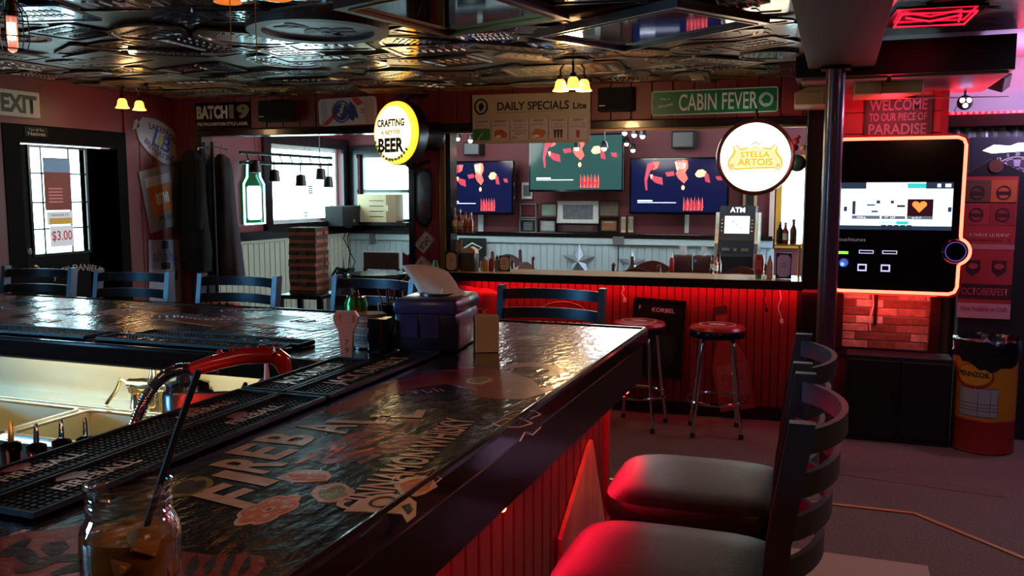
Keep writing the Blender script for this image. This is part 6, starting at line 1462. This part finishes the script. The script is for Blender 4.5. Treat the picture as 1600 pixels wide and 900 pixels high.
text('OCTOBERFEST', .29, .05, m_cr, t, (0, -.05), off=-.003, bold=.03); dpoly(t, [(-.165, -.23), (.165, -.23), (.165, -.13), (-.165, -.13)], M('poster_pale', 'b9868c', .5), -.001); text('Now Available on Draft', .29, .035, m_cr, t, (0, -.165), off=-.003, bold=.02)
# dart machine
t = thing('dart_machine', 'electronic dart machine with a lit top and numbered round board at the right edge', 'dart machine', (Yp(1586, 283, 7.12).x, 7.12, Yp(1586, 283, 7.12).z - 1.79))
B().box(-.30, .35, 0, .20, 1.79 - Yp(1586, 283, 7.12).z - .218, 2.10, .02).build('cabinet', M('dart_black', '121018', .4), t); B().box(-.30, .35, -.03, 0, 1.50, 2.10, .008).build('face', M('dart_face', '20202c', .4), t)
B().prism([(-.22, 2.005), (-.15, 2.045), (-.05, 2.035), (.0, 2.055), (.3, 2.055), (.3, 2.0), (.0, 1.995), (-.16, 1.985)], 'y', -.036, -.031).build('lit_header', glow('header_light', 'f4f0ff', 2.2), t)
B().box(-.27, -.262, -.04, -.03, 1.72, 1.86).build('lit_strip', glow('strip_light', 'd8dcff', 1.6), t)
DX, DZ = .0, 1.79; Rb = .165
m_sg = [M('segment_pale', 'a89ab0', .5), M('segment_dark', '3c3444', .5)]
for k in range(20):
    a0, a1 = PI / 2 + (k - .5) * PI / 10, PI / 2 + (k + .5) * PI / 10
    for (ra, rb, sw) in ((.02, .09, 0), (.094, .102, 1), (.106, .155, 0), (.158, .166, 1)):
        P_ = [(DX + rr * math.cos(a), DZ + rr * math.sin(a)) for rr, aa in ((rb, (a0, a1)), (ra, (a1, a0))) for a in [aa[0] + (aa[1] - aa[0]) * q / 3 for q in range(4)]]
        P_ = [((x - DX) * .97 + DX, (z - DZ) * .97 + DZ) for x, z in P_]
        B().prism(P_, 'y', -.036, -.031).build('board_segment', m_sg[(k + sw) % 2], t)
B().ring(ell(DX, DZ, .172, .172, 40), ell(DX, DZ, .166, .166, 40), 'y', -.038, -.031).build('board_ring', m_txt, t)
for k, n_ in enumerate((20, 1, 18, 4, 13, 6, 10, 15, 2, 17, 3, 19, 7, 16, 8, 11, 14, 9, 12, 5)):
    a = PI / 2 - k * PI / 10; text(str(n_), .028 if n_ > 9 else .014, .024, m_txt, t, (DX + .19 * math.cos(a), DZ + .19 * math.sin(a)), off=-.033, bold=.02)
# effect lamp and small speaker under the right ceiling
t = thing('effect_lamp', 'small black disco lamp with glowing violet lenses under the soffit', 'lamp', (.78, 6.80, 2.105))
B().sphere((0, 0, 0), .05, 14).build('housing', m_matte, t, True); B().tube([(0, .0, .05), (0, 0, .098)], .008, 8).build('bracket', m_matte, t)
for a in range(3): B().sphere((.022 * math.cos(a * 2.1 + .5), -.040, .022 * math.sin(a * 2.1 + .5)), .017, 8).build('lens', glow('violet_lens', 'f0b8ff', 7) if a == 0 else bpy.data.materials['violet_lens'], t, True)
B().tube([(-.02, 0, .04), (-.06, .01, -.05), (-.04, 0, -.10), (-.09, 0, -.14), (-.05, .01, -.08), (-.1, 0, -.16)], .0025, 5).build('cable', m_matte, t)
t = thing('corner_speaker', 'small black square speaker angled from the pale ceiling at the right', 'speaker', (.96, 6.75, 2.24)); t.rotation_euler = (.5, .35, -.5)
B().box(-.07, .07, -.05, .05, -.05, .05, .006).build('cabinet', m_matte, t); B().box(-.06, .06, -.055, -.05, -.04, .04).build('grille', m_black, t); B().tube([(0, 0, .05), (.02, .02, .2)], .008, 6).build('bracket', m_matte, t)
# cardboard cartons hanging under the soffit
m_card = M('carton', 'a5804f', .6, var=.15)
t = thing('hanging_carton', 'flat brown carton-like box hanging under the soffit, left of the steel column', 'carton', (-.17, 6.42, 2.125), .05)
B().box(-.14, .14, -.22, .22, -.055, .03, .012).build('box', m_card, t, True); B().prism([(-.13, .03), (.14, .03), (.14, .07), (-.02, .078)], 'y', -.20, .20).build('lid', m_card, t); B().box(.03, .04, -.224, -.22, -.05, .03).build('strap', m_tan, t)
t = thing('hanging_carton', 'long flat brown box hanging under the soffit above the grey wall sign', 'carton', (.26, 6.30, 2.15), .03)
B().box(-.20, .20, -.20, .20, -.035, .04, .006).build('box', m_card, t); B().box(-.05, -.042, -.204, -.20, -.04, .035).build('strap', m_tan, t)
t = thing('hanging_sheet', 'loose pinkish paper sheet pinned under the soffit', 'sheet', (.66, 6.35, 2.10), .3); t.rotation_euler = (.08, -.04, .6); B().box(-.22, .22, -.22, .22, -.004, 0).build('sheet', M('pink_sheet', '8c5f66', .5, bump=.4, bs=20), t)
# red neon reflection in the right ceiling, built as glowing tubes on a board
t = thing('neon_reflection', 'red neon reflection built as a glowing outline on the dark ceiling right of the beam', 'sign', (.41, 5.08, 2.385), .1); t.scale = (.85, .85, 1)
B().box(-.24, .24, -.30, .30, 0, .012).build('board', m_blackgloss, t)
m_nr = glow('neon_reflection_red', 'ff1430', 2.5)
B().tube([(-.2, -.22, -.012), (.2, -.22, -.012), (.22, .2, -.012), (-.18, .2, -.012)], .006, 6, True).build('neon_tube', m_nr, t, True); B().tube([(-.16, -.1, -.012), (.0, .05, -.012), (.14, -.12, -.012), (.17, .1, -.012)], .005, 6).build('neon_tube', m_nr, t, True)  # these tubes draw the reflected neon lines
light('neon_reflection_glow', 'POINT', (.45, 5.0, 2.30), (1, .03, .08), .35, .05)  # added lamp for the glow around the reflected neon

# ================================================================ CEILING FIXTURES
m_shade = M('amber_glass', 'ffdca0', .4, es=2.0, eh='ffb24a', var=0); m_shade2 = M('amber_glass_dim', 'a8683a', .4, es=.7, eh='d87a2c', var=0); m_iron = M('dark_iron', '1a1310', .4, .5)
def cluster(x, y, n, label, rr=.09, drop=.10, power=4, rz=0, z=2.318, dim=False):
    t = thing('ceiling_lamp', label, 'lamp', (x, y, z), rz)
    B().lathe([(.13, 0), (.125, -.012), (.05, -.022), (.001, -.024)], n=28).build('canopy', m_iron, t, True)
    for k in range(n):
        a = 2 * PI * k / n + .4; cx, cy_ = rr * math.cos(a), rr * math.sin(a)
        B().tube([(cx * .6, cy_ * .6, -.012), (cx, cy_, -.05), (cx, cy_, -drop)], .007, 8).build('stem', m_iron, t, True)
        B().lathe([(.016, -drop + .01), (.022, -drop - .01), (.018, -drop - .02)], (cx, cy_, 0), 14).build('socket', m_iron, t, True)
        B().lathe([(.020, -drop - .015), (.032, -drop - .03), (.036, -drop - .055), (.040, -drop - .07), (.052, -drop - .085), (.050, -drop - .087), (.036, -drop - .070), (.030, -drop - .04), (.018, -drop - .02)], (cx, cy_, 0), 20, cap=False).build('glass_shade', m_shade if not dim else m_shade2, t, True)
        B().sphere((cx, cy_, -drop - .055), .020, 10).build('bulb', glow('dim_bulb', 'ffb060', 2.5) if dim else glow('warm_bulb', 'ffd890', 12) if 'warm_bulb' not in bpy.data.materials else bpy.data.materials['warm_bulb'], t, True)
    if not dim: light('lamp_glow', 'POINT', (x, y, z - drop - .13), (1, .60, .26), power, .06)
    return t
cluster(-1.587, 5.405, 3, 'ceiling lamp with three amber bell shades, in front of the specials banner', .085, .10, 13, .45)
cluster(-5.12, 5.45, 2, 'ceiling lamp with two amber bell shades near the dark door', .09, .10, 2.2, 1.2)
LX, LY = Zp(380, -12, 2.22).x, Zp(380, -12, 2.22).y
cluster(LX, LY, 3, 'ceiling lamp with glowing amber shades at the top edge, left of the round sign', .12, .03, 2.5, .2, 2.318, True)
# pull chains
for (dx, lb) in ((-.06, 'left'), (.05, 'right')):
    solo(B().tube([(0, 0, 0), (0, 0, -.33 if lb == 'right' else -.27)], .0018, 6), 'pull_chain', m_gold, 'thin beaded pull chain hanging from the lamp at the top edge, %s one' % lb, 'chain', (LX + dx, LY + .0, 2.296))
# framed mirror sheets on the ceiling
m_mir = M('ceiling_mirror', '9aa0a4', .05, 1, var=.1, bump=.02, bs=6)
def quad_frame(P_, f, d, z):
    c = (sum(p[0] for p in P_) / 4, sum(p[1] for p in P_) / 4)
    return c
def ceil_mirror(P_, name, label, fm, gm, fw=.045, z=2.255, cat='mirror'):
    c = (sum(p[0] for p in P_) / 4, sum(p[1] for p in P_) / 4); L = [(p[0] - c[0], p[1] - c[1]) for p in P_]
    t = thing(name, label, cat, (c[0], c[1], z))
    m = max(math.hypot(*p) for p in L); inn = [(p[0] * (1 - fw * 1.4 / math.hypot(*p)), p[1] * (1 - fw * 1.4 / math.hypot(*p))) for p in L]
    B().ring(L, inn, 'z', -.002, .035).build('frame', fm, t); B().prism(inn, 'z', .012, .02).build('glass', gm, t)
    in2 = [(p[0] * .985, p[1] * .985) for p in inn]; B().ring(inn, in2, 'z', -.006, .010).build('inner_bead', m_gold if cat == 'mirror' and fm is not m_steel else m_steel, t)
    for (x, y) in (L[0], L[2]): B().box(x * .8 - .01, x * .8 + .01, y * .8 - .01, y * .8 + .01, .035, 2.325 - z).build('bracket', m_matte, t)
    return t
ceil_mirror([(-2.00, 3.28), (-1.83, 4.06), (-1.14, 3.82), (-1.32, 3.02)][::-1], 'framed_mirror', 'gold and brown framed mirror sign fixed flat under the ceiling, at the top centre', m_brownwood, m_mir)
ceil_mirror([(-1.44, 4.22), (-1.13, 4.80), (-.32, 4.22), (-.65, 3.72)][::-1], 'framed_mirror', 'silver framed mirror fixed flat under the ceiling, right of the gold framed one', m_steel, m_mir, .035)
t = thing('round_sign', 'large round sign with a wide wooden rim and faded blue print on the ceiling', 'sign', (-2.40, 3.80, 2.275), .4)
B().ring(ell(0, 0, .34, .34, 44), ell(0, 0, .27, .27, 44), 'z', -.006, .042).build('rim', M('rim_wood', '57483c', .45, var=.3), t); B().prism(ell(0, 0, .272, .272, 44), 'z', .01, .03).build('face', M('faded_print', '7e8c98', .4, var=.25, vs=8), t)
for k in range(7): B().prism(blob(.12 * math.cos(k), .10 * math.sin(k * 1.3), .07, .03, 9, .3, k), 'z', .007, .0095).build('print', m_cb if k % 2 else m_grey, t)
text('~' * 9, .32, .05, m_cb, t, (0, .17), '-z', 0, .008)
# caged lamp at the far left
p = Yp(18, 45, 2.3)
t = thing('caged_lamp', 'caged lamp with a glowing tube bulb at the top left corner', 'lamp', (p.x, 2.3, p.z))
B().lathe([(.018, 0), (.018, -.10), (.012, -.115), (.001, -.12)], (0, 0, .04), 16).build('glass_tube', M('tube_glass', 'ffd8c8', .05, es=.25, eh='ff9a88', trans=.8, var=0), t, True)
B().lathe([(.009, -.02), (.009, -.075), (.001, -.08)], (0, 0, .04), 10).build('filament_bulb', glow('filament', 'ffc8a0', 9), t, True)
B().lathe([(.022, .04), (.022, .10), (.010, .11), (.010, 2.328 - p.z)], n=14).build('socket', M('brass_old', '6b5a30', .4, .7), t, True)
cg_ = B()
for k in range(6):
    a = k * PI / 3; ca, sa = math.cos(a), math.sin(a); cg_.tube([(.024 * ca, .024 * sa, .09), (.050 * ca, .050 * sa, .05), (.055 * ca, .055 * sa, -.03), (.045 * ca, .045 * sa, -.07)], .0022, 5)
for z, rr in ((.05, .05), (-.03, .055), (-.07, .045)): cg_.tube([(rr * math.cos(k * PI / 9), rr * math.sin(k * PI / 9), z) for k in range(18)], .0022, 5, True)
cg_.build('wire_cage', m_black, t)
# boots on the floor beside the bar
t = thing('black_shoe', 'black shoe with a pale sole on the floor behind the chair seats', 'shoe', (-.60, 3.72, .009), -.35)
q = B(); rows = []
for i, (x, w_, h_) in enumerate(((-.14, .02, .06), (-.125, .038, .085), (-.07, .042, .10), (-.01, .042, .085), (.06, .046, .06), (.12, .042, .048), (.15, .018, .035))):
    rows.append([q._v((x, w_ * math.cos(a), .018 + h_ * math.sin(a) ** .8 if math.sin(a) > 0 else .018)) for a in [PI * k / 12 for k in range(13)]])
for a, b in zip(rows, rows[1:]):
    for k in range(12): q.bm.faces.new((a[k], a[k + 1], b[k + 1], b[k]))
    q.bm.faces.new((a[0], b[0], b[12], a[12]))
q.bm.faces.new(rows[0]); q.bm.faces.new(rows[-1][::-1]); q.build('upper', M('black_leather', '0c0c10', .35, coat=.2), t, True)
B().prism(ell(0, 0, .158, .05, 24), 'z', 0, .018).build('sole', M('pale_sole', 'b5b0a0', .6), t)
for k in range(3): B().tube([(.0 + k * .02, -.02, .10 - k * .008), (.0 + k * .02, .02, .10 - k * .008)], .003, 5).build('lace', m_grey, t)
# tapered wooden board on the bar front and red rope light under the edge
t = thing('wooden_cutout', 'tall tapering wooden board with brown grain fixed to the red bar front', 'board', (-.670, 2.42, .42), PI / 2)
B().prism([(-.24, -.38), (.2, -.38), (.22, .05), (.06, .35), (.03, .34), (-.25, .16)], 'y', -.012, .0).build('board', M('grain_board', 'a5795a', .45, bump=.2, bs=9, var=.6, vs=5, stretch=(4, 4, 1)), t)
t = thing('rope_light', 'clear rope light glowing red under the overhang of the bar', 'rope light', (0, 0, 0))
pts = [(-.612 + .004 * math.sin(k * 2.1), .6 + 2.1 * k / 40, .893 - .022 * abs(math.sin(k * .42))) for k in range(41)]
B().tube(pts, .006, 6).build('sleeve', M('sleeve_red', 'b02a2a', .3, es=.35, eh='ff1020'), t, True)
for k in (7, 19, 20, 21, 37, 38, 39, 40): 
    if k < 41: B().sphere(pts[k], .0085, 8).build('bulb', glow('rope_bulb', 'ff4a3a', 16) if 'rope_bulb' not in bpy.data.materials else bpy.data.materials['rope_bulb'], t, True)
